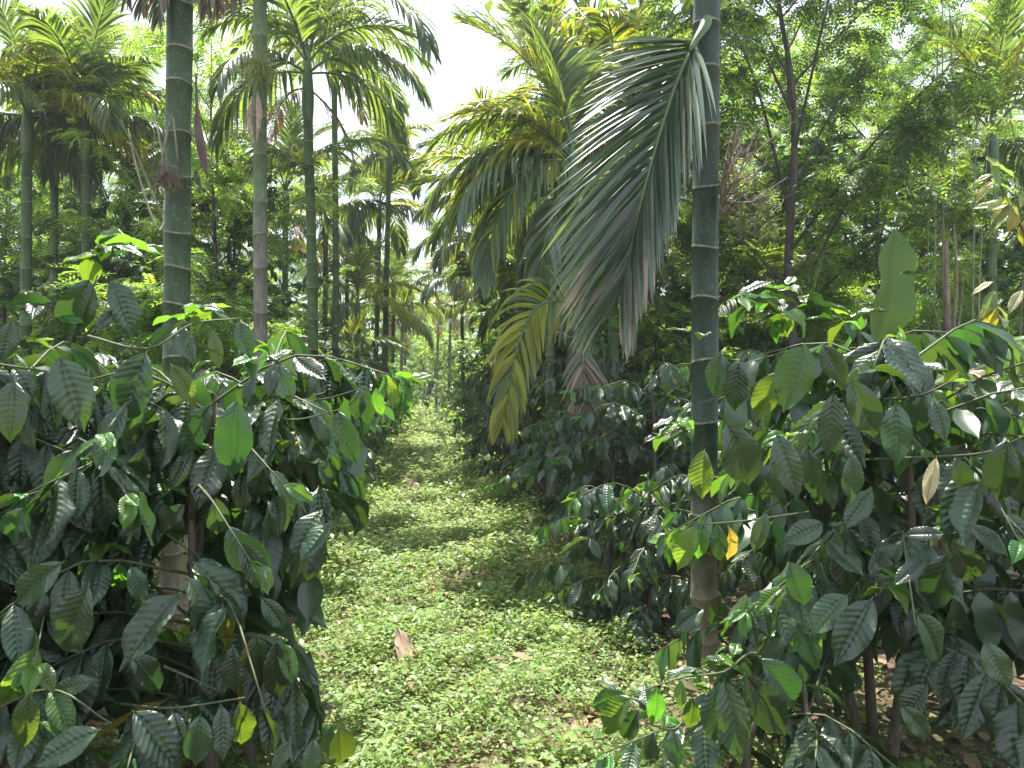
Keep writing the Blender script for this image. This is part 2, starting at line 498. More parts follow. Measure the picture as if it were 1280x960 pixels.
# ------------------------------------------------------------------ leaf shapes (base at origin, tip along +Y, face +Z, length 1)
def leaf_grid(nu, nv, half, curl=0.5, fold=0.25, quilt=0.0, wave=0.0, seed=0, side_bend=0.0, nveins=9, shape='coffee', petiole=0.04):
    r = np.random.default_rng(seed)
    ph = r.uniform(0, 6.28, 4)
    v = np.linspace(0, 1, nv + 1)
    u = np.linspace(-1, 1, nu + 1)
    if shape == 'coffee':
        w = np.sin(np.pi * np.clip(v, 0, 1) ** 0.86) ** 0.86
        w = w * np.where(v > 0.78, 1 - 0.55 * ((v - 0.78) / 0.22) ** 0.8, 1)
    elif shape == 'heart':
        w = np.sin(np.pi * v ** 0.62) ** 0.6 * np.where(v > 0.8, 1 - 0.35 * (v - 0.8) / 0.2, 1)
    elif shape == 'banana':
        w = np.sin(np.pi * v ** 0.9) ** 0.42
    else:
        w = np.sin(np.pi * v ** 0.8) ** 0.9
    w = np.maximum(w, 0.015) * half
    U, Vv = np.meshgrid(u, v)
    W = w[:, None] * (1 + 0.05 * wave * 10 * np.sin(Vv * 19 + ph[0] + U) * np.abs(U) * 0.5)
    X = U * W
    A = np.abs(U)
    Z = fold * A * W
    if quilt:
        q = (Vv - 0.17 * A) * nveins
        Z = Z + quilt * (np.abs(np.sin(np.pi * q)) ** 0.6) * np.clip(A * 5, 0, 1) * np.clip((1.06 - A) * 6, 0, 1) * np.clip(w[:, None] / half * 1.6, 0, 1)
        Z = Z - quilt * 0.8 * np.exp(-(A / 0.08) ** 2)
    Z = Z + wave * np.sin(Vv * 15 + ph[1] + np.sign(U) * 1.3) * A ** 2 + wave * 0.6 * np.sin(Vv * 7 + ph[2])
    X = X + side_bend * Vv ** 2
    k = curl if abs(curl) > 1e-3 else 1e-3
    Yc = np.sin(k * Vv) / k; Zc = -(1 - np.cos(k * Vv)) / k
    Y = Yc + Z * np.sin(k * Vv); Zf = Zc + Z * np.cos(k * Vv)
    verts = np.stack([X, Y + petiole, Zf], -1).reshape(-1, 3)
    i, j = np.meshgrid(np.arange(nv), np.arange(nu), indexing='ij')
    a = i * (nu + 1) + j
    faces = np.stack([a, a + 1, a + nu + 2, a + nu + 1], -1).reshape(-1, 4)
    uv = np.stack([(U + 1) / 2, Vv], -1).reshape(-1, 2)
    if petiole > 0:       # short stalk
        p = np.array([[-0.008, 0, 0.004], [0.008, 0, 0.004], [0.008, petiole + 0.02, 0.0], [-0.008, petiole + 0.02, 0.0]])
        faces = np.concatenate([faces, [[len(verts), len(verts) + 1, len(verts) + 2, len(verts) + 3]]])
        verts = np.concatenate([verts, p]); uv = np.concatenate([uv, [[0.5, 0.0]] * 4])
    return verts, faces, uv


HI = {}
SHAPES = []
for k, (half, curl, fold, wave, sb) in enumerate([(0.205, 0.45, 0.15, 0.010, 0.02), (0.225, 0.75, 0.30, 0.014, -0.03), (0.19, 0.25, 0.10, 0.012, 0.04),
                                                  (0.215, 1.05, 0.22, 0.016, -0.02), (0.24, 0.5, 0.35, 0.020, 0.0), (0.20, -0.25, 0.20, 0.014, -0.04),
                                                  (0.18, 0.9, 0.55, 0.018, 0.05), (0.21, 1.3, 0.15, 0.02, 0.06), (0.23, 0.6, 0.05, 0.028, -0.05), (0.165, 0.35, 0.4, 0.02, 0.03)]):
    SHAPES.append((half, curl, fold, wave, sb))


def hi_leaf(shape, mat):
    key = (shape, mat)
    if key not in HI:
        h, c, f, w, sb = SHAPES[shape]
        v, fa, uv = leaf_grid(12, 66, h, c, f, (0.034, 0.04, 0.03, 0.036, 0.028, 0.04, 0.032)[shape % 7], w * 1.5, shape, sb, nveins=11)
        HI[key] = make_mesh('leaf', v, fa, mat, uv)
    return HI[key]


LO = [leaf_grid(4, 7, h, c, f, 0.0, w, i, sb, petiole=0.0) for i, (h, c, f, w, sb) in enumerate(SHAPES)]
VLO = [leaf_grid(2, 4, h, c, f, 0.0, w, i, sb, petiole=0.0) for i, (h, c, f, w, sb) in enumerate(SHAPES)]


def scatter(name, templates, items, mats):
    """items: list of (template index, 3x4 array, material index) -> one joined mesh"""
    by = {}
    for t, M, m in items:
        by.setdefault((t, m), []).append(M)
    V, Fc, UVs, Ms, n = [], [], [], [], 0
    for (t, m), Ml in by.items():
        tv, tf, tuv = templates[t]
        A = np.asarray(Ml, dtype=np.float32)              # (k,3,4)
        vv = np.einsum('kij,nj->kni', A[:, :, :3], tv.astype(np.float32)) + A[:, None, :, 3]
        k, nn = vv.shape[:2]
        V.append(vv.reshape(-1, 3))
        ff = tf[None] + (np.arange(k) * nn)[:, None, None] + n
        Fc.append(ff.reshape(-1, tf.shape[1]))
        UVs.append(np.tile(tuv, (k, 1)))
        Ms.append(np.full(k * len(tf), m, np.int32))
        n += k * nn
    return make_mesh(name, np.concatenate(V), np.concatenate(Fc), mats, np.concatenate(UVs), np.concatenate(Ms))


def lmat(pos, direction, normal, length, wscale=1.0):
    """3x4 matrix that puts a unit leaf at pos pointing along direction with its face towards normal"""
    y = np.asarray(tuple(direction), float); y /= np.linalg.norm(y) + 1e-9
    z = np.asarray(tuple(normal), float); z = z - y * np.dot(z, y)
    l = np.linalg.norm(z)
    if l < 1e-4:
        z = np.array([1.0, 0, 0]) - y * y[0]; l = np.linalg.norm(z)
    z /= l
    x = np.cross(y, z)
    M = np.zeros((3, 4))
    M[:, 0] = x * length * wscale; M[:, 1] = y * length; M[:, 2] = z * length
    M[:, 3] = tuple(pos)
    return M


def to_mat(M):
    return Matrix([list(M[0]), list(M[1]), list(M[2]), [0, 0, 0, 1]])


def unit(v):
    v = np.asarray(v, float)
    return v / (np.linalg.norm(v) + 1e-9)


# ------------------------------------------------------------------ ground
def path_left(y): return -0.62 - 0.116 * y
def path_right(y): return 0.72 - 0.114 * y


def ground_z(x, y):
    x = np.asarray(x, float); y = np.asarray(y, float)
    z = 0.025 * np.sin(x * 1.7 + 0.6 * y) + 0.02 * np.sin(y * 1.1 - x * 0.7 + 1.3) + 0.012 * np.sin(x * 5.1 + y * 3.7)
    return z


xs = np.concatenate([-np.geomspace(300, 8.5, 22), np.arange(-8, 8.01, 0.25), np.geomspace(8.5, 300, 22)])
ys = np.concatenate([-np.geomspace(60, 2, 8), np.arange(-1, 16.01, 0.25), np.geomspace(16.6, 400, 40)])
GX, GY = np.meshgrid(xs, ys)
GZ = ground_z(GX, GY)
gv = np.stack([GX, GY, GZ], -1).reshape(-1, 3)
gi, gj = np.meshgrid(np.arange(len(ys) - 1), np.arange(len(xs) - 1), indexing='ij')
ga = gi * len(xs) + gj
gf = np.stack([ga, ga + 1, ga + len(xs) + 1, ga + len(xs)], -1).reshape(-1, 4)
g = link('ground', make_mesh('ground', gv, gf, 'soil'))
g['kind'] = 'structure'

# ------------------------------------------------------------------ ground cover: small herbs on the path
def herb_template(seed, leaves=13, tall=0.13, size=0.036, spread=0.05):
    r = np.random.default_rng(seed)
    unit_leaf = (np.array([[0, 0, 0], [-.29, .45, .06], [0, 1, -.12], [.29, .45, .06], [0, .5, .0]]), np.array([[0, 4, 2, 1], [0, 3, 2, 4]]), np.array([[.5, 0], [0, .5], [.5, 1], [1, .5], [.5, .5]]))
    items = []
    for i in range(leaves):
        a = r.uniform(0, 6.28); h = tall * r.uniform(0.25, 1.0) ** 0.8
        rad = spread * r.uniform(0.1, 1)
        p = (math.cos(a) * rad, math.sin(a) * rad, h)
        a2 = a + r.uniform(-0.9, 0.9)
        el = r.uniform(-0.35, 0.6)
        d = (math.cos(a2) * math.cos(el), math.sin(a2) * math.cos(el), math.sin(el))
        items.append((0, lmat(p, d, (r.normal() * .35, r.normal() * .35, 1), size * r.uniform(0.6, 1.35)), 0))
    M = np.asarray([m for _, m, _ in items])
    tv, tf, tuv = unit_leaf
    vv = np.einsum('kij,nj->kni', M[:, :, :3], tv) + M[:, None, :, 3]
    k, nn = vv.shape[:2]
    return vv.reshape(-1, 3), (tf[None] + (np.arange(k) * nn)[:, None, None]).reshape(-1, 4), np.tile(tuv, (k, 1))


HERBS = [herb_template(i) for i in range(6)] + [herb_template(20 + i, 9, 0.2, 0.05, 0.07) for i in range(3)]


def noise2(x, y, s=1.0, seed=0):
    return (np.sin(x * 2.1 * s + seed) * np.cos(y * 1.7 * s - seed * 2) + np.sin(x * 4.3 * s - y * 3.1 * s + seed * 3) * 0.6 + np.sin(y * 6.1 * s + x * 1.3 * s) * 0.35) / 1.95


herbs = []
def sow(y0, y1, dens, sc, m0=0.55, m1=0.9):
    wmax = 9
    n = int((y1 - y0) * wmax * dens)
    Y = nrng.uniform(y0, y1, n)
    off = nrng.uniform(-wmax / 2, wmax / 2, n)
    mid = (path_left(Y) + path_right(Y)) / 2
    X = mid + off
    hw = (path_right(Y) - path_left(Y)) / 2
    edge = np.abs(off) - hw
    keep = np.where(edge < 0.15, 1.0, np.exp(-(edge - 0.15) / (0.45)))
    keep = np.maximum(keep * (0.86 + 0.5 * noise2(X, Y, 1.3, 2)), 0.10)
    # trodden bare patch beside the low coffee branches
    bare = ((X - 0.27) / 0.26) ** 2 + ((Y - 3.6) / 0.18) ** 2
    keep = np.where(bare < 1, 0.12, keep)
    ok = nrng.uniform(0, 1, n) < keep
    X, Y = X[ok], Y[ok]
    Z = ground_z(X, Y)
    hump = 0.8 + 0.5 * noise2(X, Y, 2.2, 5) + 0.35 * np.clip(noise2(X, Y, 5.0, 1), 0, 1) + 0.5 * np.clip(edge[ok] + 0.35, 0, .6)
    for x, y, z, h in zip(X, Y, Z, hump):
        a = rng.uniform(0, 6.28); s = sc * rng.uniform(0.7, 1.3)
        M = np.zeros((3, 4))
        M[0, 0] = math.cos(a) * s; M[0, 1] = -math.sin(a) * s; M[1, 0] = math.sin(a) * s; M[1, 1] = math.cos(a) * s
        M[2, 2] = s * h; M[:, 3] = (x, y, z - 0.01)
        t = rng.randrange(9) if rng.random() < 0.5 else rng.randrange(6)
        herbs.append((t, M, 0))


sow(2.2, 6.0, 760, 0.72)
sow(6.0, 12.0, 330, 1.05)
sow(12.0, 25.0, 90, 1.8)
sow(25.0, 70.0, 20, 3.0)
o = link('ground_cover', scatter('ground_cover', HERBS, herbs, ['herb_leaf']), kind='stuff')
o['label'] = 'low carpet of small light green herbs covering the path between the coffee rows'
o['category'] = 'ground cover'

# narrow grass blades and taller weeds between the herbs
blade = (np.array([[-.03, 0, 0], [.03, 0, 0], [.025, .5, .02], [-.025, .5, .02], [0.0, 1, -.12]]), np.array([[0, 1, 2, 3], [3, 2, 4, 4]]), np.array([[0, 0], [1, 0], [1, .5], [0, .5], [.5, 1]]))
blade = (np.vstack([blade[0], [[0.003, 1, -.12]]]), np.array([[0, 1, 2, 3], [3, 2, 5, 4]]), np.vstack([blade[2], [[.5, 1]]]))
grass = []
for _ in range(260):
    y = 2.6 + 16 * rng.random() ** 1.5
    x = path_left(y) - .3 + (path_right(y) - path_left(y) + .6) * rng.random()
    for k in range(rng.randrange(4, 9)):
        a = rng.uniform(0, 6.28)
        grass.append((0, lmat((x + rng.gauss(0, .02), y + rng.gauss(0, .02), float(ground_z(x, y))), (math.cos(a) * .6, math.sin(a) * .6, rng.uniform(.5, 1.6)), (rng.gauss(0, 1), rng.gauss(0, 1), .6), rng.uniform(.07, .19)), rng.randrange(2)))
o = link('grass', scatter('grass', [blade], grass, ['herb_leaf', 'tree_leaf']), kind='stuff')
o['label'] = 'scattered narrow grass blades growing among the herbs on the path'
o['category'] = 'grass'

# leaf litter under the bushes
litter = []
for _ in range(5200):
    y = 2.2 + 20 * rng.random() ** 1.6
    x = (path_left(y) + path_right(y)) / 2 + rng.choice((-1, 1)) * (0.7 + 6 * rng.random() ** 1.3)
    z = float(ground_z(x, y)) + rng.uniform(0.006, 0.03)
    a = rng.uniform(0, 6.28)
    litter.append((rng.randrange(10), lmat((x, y, z), (math.cos(a), math.sin(a), rng.uniform(-.1, .25)), (rng.gauss(0, .3), rng.gauss(0, .3), 1), rng.uniform(0.07, 0.2)), 0))
for _ in range(90):                          # single dead leaves caught on top of the herbs
    y = 2.8 + 14 * rng.random() ** 1.4
    x = path_left(y) + (path_right(y) - path_left(y)) * rng.random()
    a = rng.uniform(0, 6.28)
    litter.append((rng.randrange(10), lmat((x, y, float(ground_z(x, y)) + rng.uniform(.06, .12)), (math.cos(a), math.sin(a), rng.uniform(-.4, .3)), (rng.gauss(0, .5), rng.gauss(0, .5), 1), rng.uniform(0.05, 0.14)), 0))
o = link('leaf_litter', scatter('leaf_litter', VLO, litter, ['dry_leaf']), kind='stuff')
o['label'] = 'dry brown fallen leaves lying on the soil under the coffee bushes'
o['category'] = 'leaf litter'


# ------------------------------------------------------------------ coffee bushes
def branch_leaves(r, pts, out, l0, start=0.3, step=0.085, young_tip=True, droop=0.95, kind='m'):
    """opposite leaf pairs along a branch; out collects (pos, dir, normal, length, kind)"""
    pts = [np.asarray(p) for p in pts]
    seg = [np.linalg.norm(pts[i + 1] - pts[i]) for i in range(len(pts) - 1)]
    total = sum(seg)
    s = start * total
    while s <= total + 1e-6:
        k = 0; acc = 0.0
        while k < len(seg) - 1 and acc + seg[k] < s:
            acc += seg[k]; k += 1
        u = min(1.0, (s - acc) / max(seg[k], 1e-6))
        p = pts[k] + (pts[k + 1] - pts[k]) * u
        t = unit(pts[k + 1] - pts[k])
        sd_ = unit(np.cross(t, [0, 0, 1.0]) + 1e-6)
        fr = s / total
        for sg in (-1, 1):
            if r.random() < 0.1:
                continue
            ang = r.uniform(0.7, 1.25)
            d = t * math.cos(ang) + sd_ * sg * math.sin(ang)
            d = unit(d + np.array([0, 0, -droop * r.uniform(0.4, 1.8)]))
            nrm = unit(np.array([0, 0, 1.0]) + 0.4 * sd_ * -sg * r.uniform(-0.2, 1) + np.array([r.gauss(0, .22), r.gauss(0, .22), 0]))
            L = l0 * r.uniform(0.72, 1.15) * (1 - 0.35 * max(0, fr - 0.7) / 0.3)
            kd = kind
            if fr > 0.9 and young_tip and r.random() < 0.55:
                kd = 'y'
            elif r.random() < 0.004:
                kd = 'o'
            out.append((p, d, nrm, L, kd))
        s += step * r.uniform(0.8, 1.25)
    # terminal bud with two or three small young leaves
    if young_tip:
        t = unit(pts[-1] - pts[-2])
        for k in range(3):
            d = unit(t + np.array([r.gauss(0, .5), r.gauss(0, .5), r.uniform(-.1, .6)]))
            out.append((pts[-1], d, unit([r.gauss(0, .5), r.gauss(0, .5), 1]), l0 * r.uniform(0.28, 0.5), 'y'))


def gen_bush(seed, height, radius, nst=3, nbr=34, leaf=0.2, low=0.25, step=0.085, lean=0.25):
    """skeleton and leaves of one coffee bush around its own origin"""
    r = random.Random(seed)
    stems, branches, leaves = [], [], []
    for s in range(nst):
        a = r.uniform(0, 6.28) + s * 2.1
        b = np.array([math.cos(a) * 0.08, math.sin(a) * 0.08, -0.05])
        top = np.array([math.cos(a) * radius * lean * r.uniform(.5, 1.3), math.sin(a) * radius * lean * r.uniform(.5, 1.3), height * r.uniform(0.82, 1.0)])
        mid = (b + top) / 2 + np.array([math.cos(a) * 0.1 + r.gauss(0, .03), math.sin(a) * 0.1 + r.gauss(0, .03), 0])
        sp = spline([b, mid, top], 14)
        stems.append((sp, [0.026 - 0.019 * i / 13 for i in range(14)]))
        for k in range(nbr // nst):
            f = low + (0.97 - low) * (k + r.random() * 0.8) / (nbr // nst)
            i = min(12, int(f * 13)); p = sp[i] + (sp[i + 1] - sp[i]) * (f * 13 - i)
            az = k * 2.4 + s * 1.1 + r.uniform(-.5, .5)
            prof = math.sin(math.pi * min(1, (0.22 + 0.62 * f))) ** 0.7
            L = radius * prof * r.uniform(0.7, 1.15)
            h = np.array([math.cos(az), math.sin(az), 0])
            up = 0.5 * f + r.uniform(-.05, .25)
            q1 = p + h * L * 0.5 + np.array([0, 0, L * 0.5 * up])
            q2 = p + h * L + np.array([r.gauss(0, .06), r.gauss(0, .06), L * (up * 0.75 - 0.28)])
            bp = spline([p, q1, q2], 7)
            branches.append((bp, [0.0065 - 0.0042 * t / 6 for t in range(7)]))
            branch_leaves(r, bp, leaves, leaf, 0.22, step)
        branch_leaves(r, sp[-4:], leaves, leaf * 0.8, 0.1, 0.07)
    return stems, branches, leaves


def leaf_index(kind, r=rng):
    return {'m': 0, 'y': 1, 'o': 2, 'p': 3}[kind]


LEAF_MATS = ['coffee_leaf', 'coffee_leaf_young', 'coffee_leaf_yellow', 'coffee_leaf_pale']


def build_bush(root, stems, branches, leaves, seed, individual=0, hi=True, world_loc=None, skip=None, lo_templates=None):
    r = random.Random(seed + 5)
    base = np.array(tuple(world_loc)) if world_loc is not None else np.zeros(3)
    for sp, rad in stems:
        mb = MB(); tube(mb, sp, rad, 7)
        reg(root, link('stem', mb.mesh('stem', 'coffee_wood'), root))
    if skip:
        branches = [b for b in branches if not (skip(b[0][-1] + base, 0.1, None) or skip(b[0][len(b[0]) // 2] + base, .1, None))]
    if individual:
        for bp, rad in branches:
            mb = MB(); tube(mb, bp, rad, 5)
            reg(root, link('branch', mb.mesh('branch', 'green_twig'), root))
    else:
        mb = MB()
        for bp, rad in branches:
            tube(mb, bp, rad, 3, cap=False)
        reg(root, link('branches', mb.mesh('branches', 'green_twig'), root, kind='stuff'))
    items = []
    for (p, d, n, L, kd) in leaves:
        c = p + base + np.asarray(d) * L * 0.5
        if skip and skip(c, L, p + base):
            continue
        x, y = proj(c)
        vis = -60 < x < 1340 and -60 < y < 1020
        near = np.linalg.norm(c - np.array([0, 0, EYE]))
        if near < 0.9 and world_loc is not None:
            continue
        items.append((near if vis else near + 100, p, d, n, L, kd))
    items.sort(key=lambda a: a[0])
    rest = []
    for k, (near, p, d, n, L, kd) in enumerate(items):
        M = lmat(p, d, n, L, r.uniform(0.9, 1.12))
        sh = r.randrange(len(SHAPES))
        if k < individual and near < 90:
            link('leaf', hi_leaf(sh, LEAF_MATS[leaf_index(kd)]), root, to_mat(M))
        else:
            rest.append((sh, M, leaf_index(kd)))
    if rest:
        reg(root, link('foliage', scatter('foliage', lo_templates or LO, rest, ['bush_foliage'] + LEAF_MATS[1:]), root, kind='stuff'))


# gaps through which the photograph shows the trunks and the path
GAPS = [(198, 655, 240, 800, 4.7), (862, 700, 902, 812, 4.3), (205, -50, 248, 372, 4.7), (868, -50, 908, 412, 4.3), (866, 425, 905, 560, 4.3),
        (462, 560, 640, 645, 12.0), (402, 645, 640, 960, 9.0), (640, 650, 735, 960, 5.0), (470, 520, 560, 640, 16)]


def skip_gap(c, L, p):
    x, y = proj(c)
    for x0, y0, x1, y1, Y in GAPS:
        if x0 - 6 < x < x1 + 6 and y0 < y < y1 and c[1] < Y:
            return True
    return False


def px_leaves(root_loc, entries, r):
    """leaves read off the photograph: (base x, base y, tip x, tip y, depth, kind)"""
    out = []
    rl = np.array(tuple(root_loc))
    for e in entries:
        bx, by, tx_, ty, Y, kd = e[:6]
        dy = r.uniform(-0.07, 0.05)
        a = np.array(P(bx, by, Y)); b = np.array(P(tx_, ty, Y + dy))
        d = b - a; L = float(np.linalg.norm(d)) * 1.04
        view = unit(np.array([0, 0, EYE]) - (a + b) / 2)
        n = unit(view * 1.0 + np.array([r.gauss(0, .22), 0, r.uniform(0.15, 0.6)]))
        out.append((a - rl, d, n, L, kd))
    return out


def px_twigs(root_loc, lines, r0=0.005):
    rl = np.array(tuple(root_loc))
    res = []
    for ln in lines:
        pts = [np.array(P(*q)) - rl for q in ln]
        n = 4 + 3 * len(pts)
        sp = spline(pts, n)
        res.append((sp, [r0 * (1 - 0.55 * i / (n - 1)) for i in range(n)]))
    return res


G_BUSH = 'coffee bushes planted in rows along the path'


def near_bush(seed, px_base, Yb, label, height, radius, nst, nbr, leaf, ind, extra=(), twigs=(), low=0.25, step=0.085, tuft=()):
    x, y = px_base
    loc = P(x, y, Yb); loc.z = float(ground_z(loc.x, loc.y))
    root = thing('coffee_bush', label, 'coffee bush', loc, G_BUSH)
    st, br, lv = gen_bush(seed, height, radius, nst, nbr, leaf, low, step)
    r = random.Random(seed)
    ex = px_leaves(loc, extra, r)
    tw = px_twigs(loc, twigs)
    # random leaves give way to those read off the photograph
    keep = []
    exw = [(np.array(a + np.array(tuple(loc)) + np.asarray(d) * 0.5), L) for a, d, n, L, k in ex]
    for it in lv:
        c = it[0] + np.array(tuple(loc)) + np.asarray(it[1]) * it[3] * 0.5
        cx, cy_ = proj(c)
        bad = False
        for ec, L in exw:
            qx, qy = proj(ec)
            if c[1] < ec[1] + 0.05 and abs(cx - qx) < 0.55 * L * F / ec[1] and abs(cy_ - qy) < 0.55 * L * F / ec[1]:
                bad = True; break
        if not bad:
            keep.append(it)
    for (cx, cy_, Y, n, l) in tuft:               # a shoot tip: rosette of small shiny young leaves
        c = np.array(P(cx, cy_, Y)) - np.array(tuple(loc))
        for k in range(n):
            a = k * 2.4 + r.uniform(-.4, .4); el = r.uniform(-0.5, 0.45)
            d = np.array([math.cos(a) * math.cos(el), math.sin(a) * math.cos(el), math.sin(el)])
            keep.append((c + np.array([r.gauss(0, .02), r.gauss(0, .02), r.gauss(0, .02)]), d, unit([r.gauss(0, .3), r.gauss(0, .3), 1]), l * r.uniform(.6, 1.1), 'y' if r.random() < 0.62 else 'm'))
    build_bush(root, st, br + tw, keep, seed, max(0, ind - len(ex)), world_loc=loc, skip=skip_gap)
    rr = random.Random(seed + 77)
    for (p, d, n, L, kd) in ex:
        M = lmat(p, d, n, L, rr.uniform(0.92, 1.12) if kd in 'my' else 0.62)
        link('leaf', hi_leaf(rr.choice((0, 1, 2, 4, 4, 1)), LEAF_MATS[leaf_index(kd)]), root, to_mat(M))
    return root


# --- left, nearest: two bushes
near_bush(101, (-60, 1000), 2.75, 'big leaved coffee bush at the left edge of the picture, nearest the camera', 1.9, 0.95, 3, 60, 0.255, 290,
          extra=[(113, 347, 79, 421, 2.5, 'm'), (137, 350, 172, 411, 2.45, 'm'), (148, 386, 119, 412, 2.45, 'm'), (57, 462, 52, 507, 2.4, 'm'),
                 (74, 445, 103, 527, 2.4, 'm'), (81, 701, 9, 757, 2.15, 'm'), (112, 729, 67, 825, 2.1, 'm'), (71, 607, 30, 649, 2.5, 'm'),
                 (75, 607, 112, 656, 2.5, 'm'), (30, 634, 2, 684, 2.2, 'm'), (38, 862, 26, 939, 2.1, 'y'), (64, 862, 86, 911, 2.15, 'y'),
                 (127, 911, 38, 958, 2.0, 'm'), (8, 772, 41, 812, 2.3, 'y'), (60, 770, 100, 810, 2.4, 'm'), (92, 560, 60, 620, 2.5, 'm'),
                 (20, 520, 44, 560, 2.5, 'm'), (120, 850, 60, 866, 2.2, 'm'), (15, 400, 5, 450, 2.4, 'm'), (20, 475, 4, 545, 2.2, 'm')],
          twigs=[[(86, 432, 2.55), (106, 388, 2.5), (122, 344, 2.5)], [(-40, 640, 2.4), (60, 612, 2.45), (110, 604, 2.5)], [(-40, 905, 2.2), (60, 862, 2.15), (140, 905, 2.1)]],
          tuft=[(125, 310, 2.5, 7, 0.15), (160, 305, 2.6, 6, 0.15), (60, 385, 2.5, 5, 0.13), (25, 430, 2.5, 5, 0.13)])
near_bush(102, (285, 990), 3.05, 'coffee bush before the thick left palm trunk, its lowest leaves hanging at the bottom edge', 1.85, 0.88, 3, 60, 0.24, 290,
          extra=[(184, 438, 143, 529, 2.45, 'm'), (265, 503, 222, 572, 2.5, 'm'), (296, 497, 289, 597, 2.45, 'm'), (213, 454, 246, 505, 2.55, 'y'),
                 (216, 407, 187, 433, 2.6, 'm'), (220, 407, 239, 447, 2.6, 'm'), (265, 412, 275, 459, 2.6, 'm'), (299, 400, 310, 443, 2.7, 'm'),
                 (344, 452, 336, 492, 2.7, 'm'), (346, 455, 362, 500, 2.7, 'm'), (318, 470, 306, 505, 2.7, 'm'), (423, 512, 441, 580, 2.6, 'm'),
                 (457, 484, 462, 533, 2.75, 'm'), (450, 486, 444, 525, 2.75, 'm'), (470, 484, 474, 520, 2.75, 'y'),
                 (270, 621, 274, 672, 2.6, 'm'), (232, 630, 197, 662, 2.6, 'm'), (150, 703, 148, 742, 2.5, 'y'), (163, 706, 180, 754, 2.5, 'm'),
                 (326, 746, 358, 787, 2.5, 'm'), (320, 793, 334, 863, 2.35, 'm'), (345, 800, 349, 878, 2.35, 'm'), (352, 802, 368, 850, 2.4, 'y'),
                 (292, 806, 285, 867, 2.35, 'm'), (161, 815, 206, 863, 2.3, 'm'), (165, 887, 228, 958, 2.1, 'm'), (216, 889, 226, 934, 2.15, 'm'),
                 (251, 891, 244, 960, 2.1, 'm'), (277, 881, 281, 948, 2.15, 'm'), (300, 877, 306, 936, 2.15, 'y'), (364, 924, 341, 965, 2.1, 'm'),
                 (392, 922, 388, 972, 2.1, 'm'), (424, 904, 432, 968, 2.1, 'y'), (416, 906, 406, 950, 2.15, 'm'), (240, 560, 215, 610, 2.6, 'm'),
                 (330, 580, 318, 632, 2.6, 'm'), (355, 560, 372, 604, 2.8, 'm'), (305, 590, 300, 640, 2.7, 'm'), (335, 636, 340, 680, 2.6, 'm'),
                 (250, 790, 222, 806, 2.5, 'm'), (180, 560, 168, 612, 2.5, 'm'), (398, 575, 420, 612, 2.9, 'm')],
          twigs=[[(250, 540, 2.9), (326, 524, 2.7), (375, 524, 2.6), (423, 512, 2.6)], [(250, 800, 2.6), (300, 795, 2.45), (352, 798, 2.4)],
                 [(150, 880, 2.5), (215, 885, 2.2), (306, 872, 2.15)], [(250, 940, 2.5), (330, 900, 2.2), (392, 922, 2.1), (424, 904, 2.1)],
                 [(205, 833, 2.4), (240, 848, 2.4), (270, 862, 2.4)], [(110, 420, 2.7), (184, 436, 2.5), (240, 405, 2.6), (299, 398, 2.7)],
                 [(345, 505, 3.0), (400, 500, 2.8), (457, 484, 2.75)]],
          tuft=[(228, 400, 2.7, 6, 0.13), (320, 440, 2.8, 6, 0.13), (350, 470, 2.8, 5, 0.12), (250, 380, 2.9, 6, 0.13), (210, 600, 2.7, 5, 0.13)])
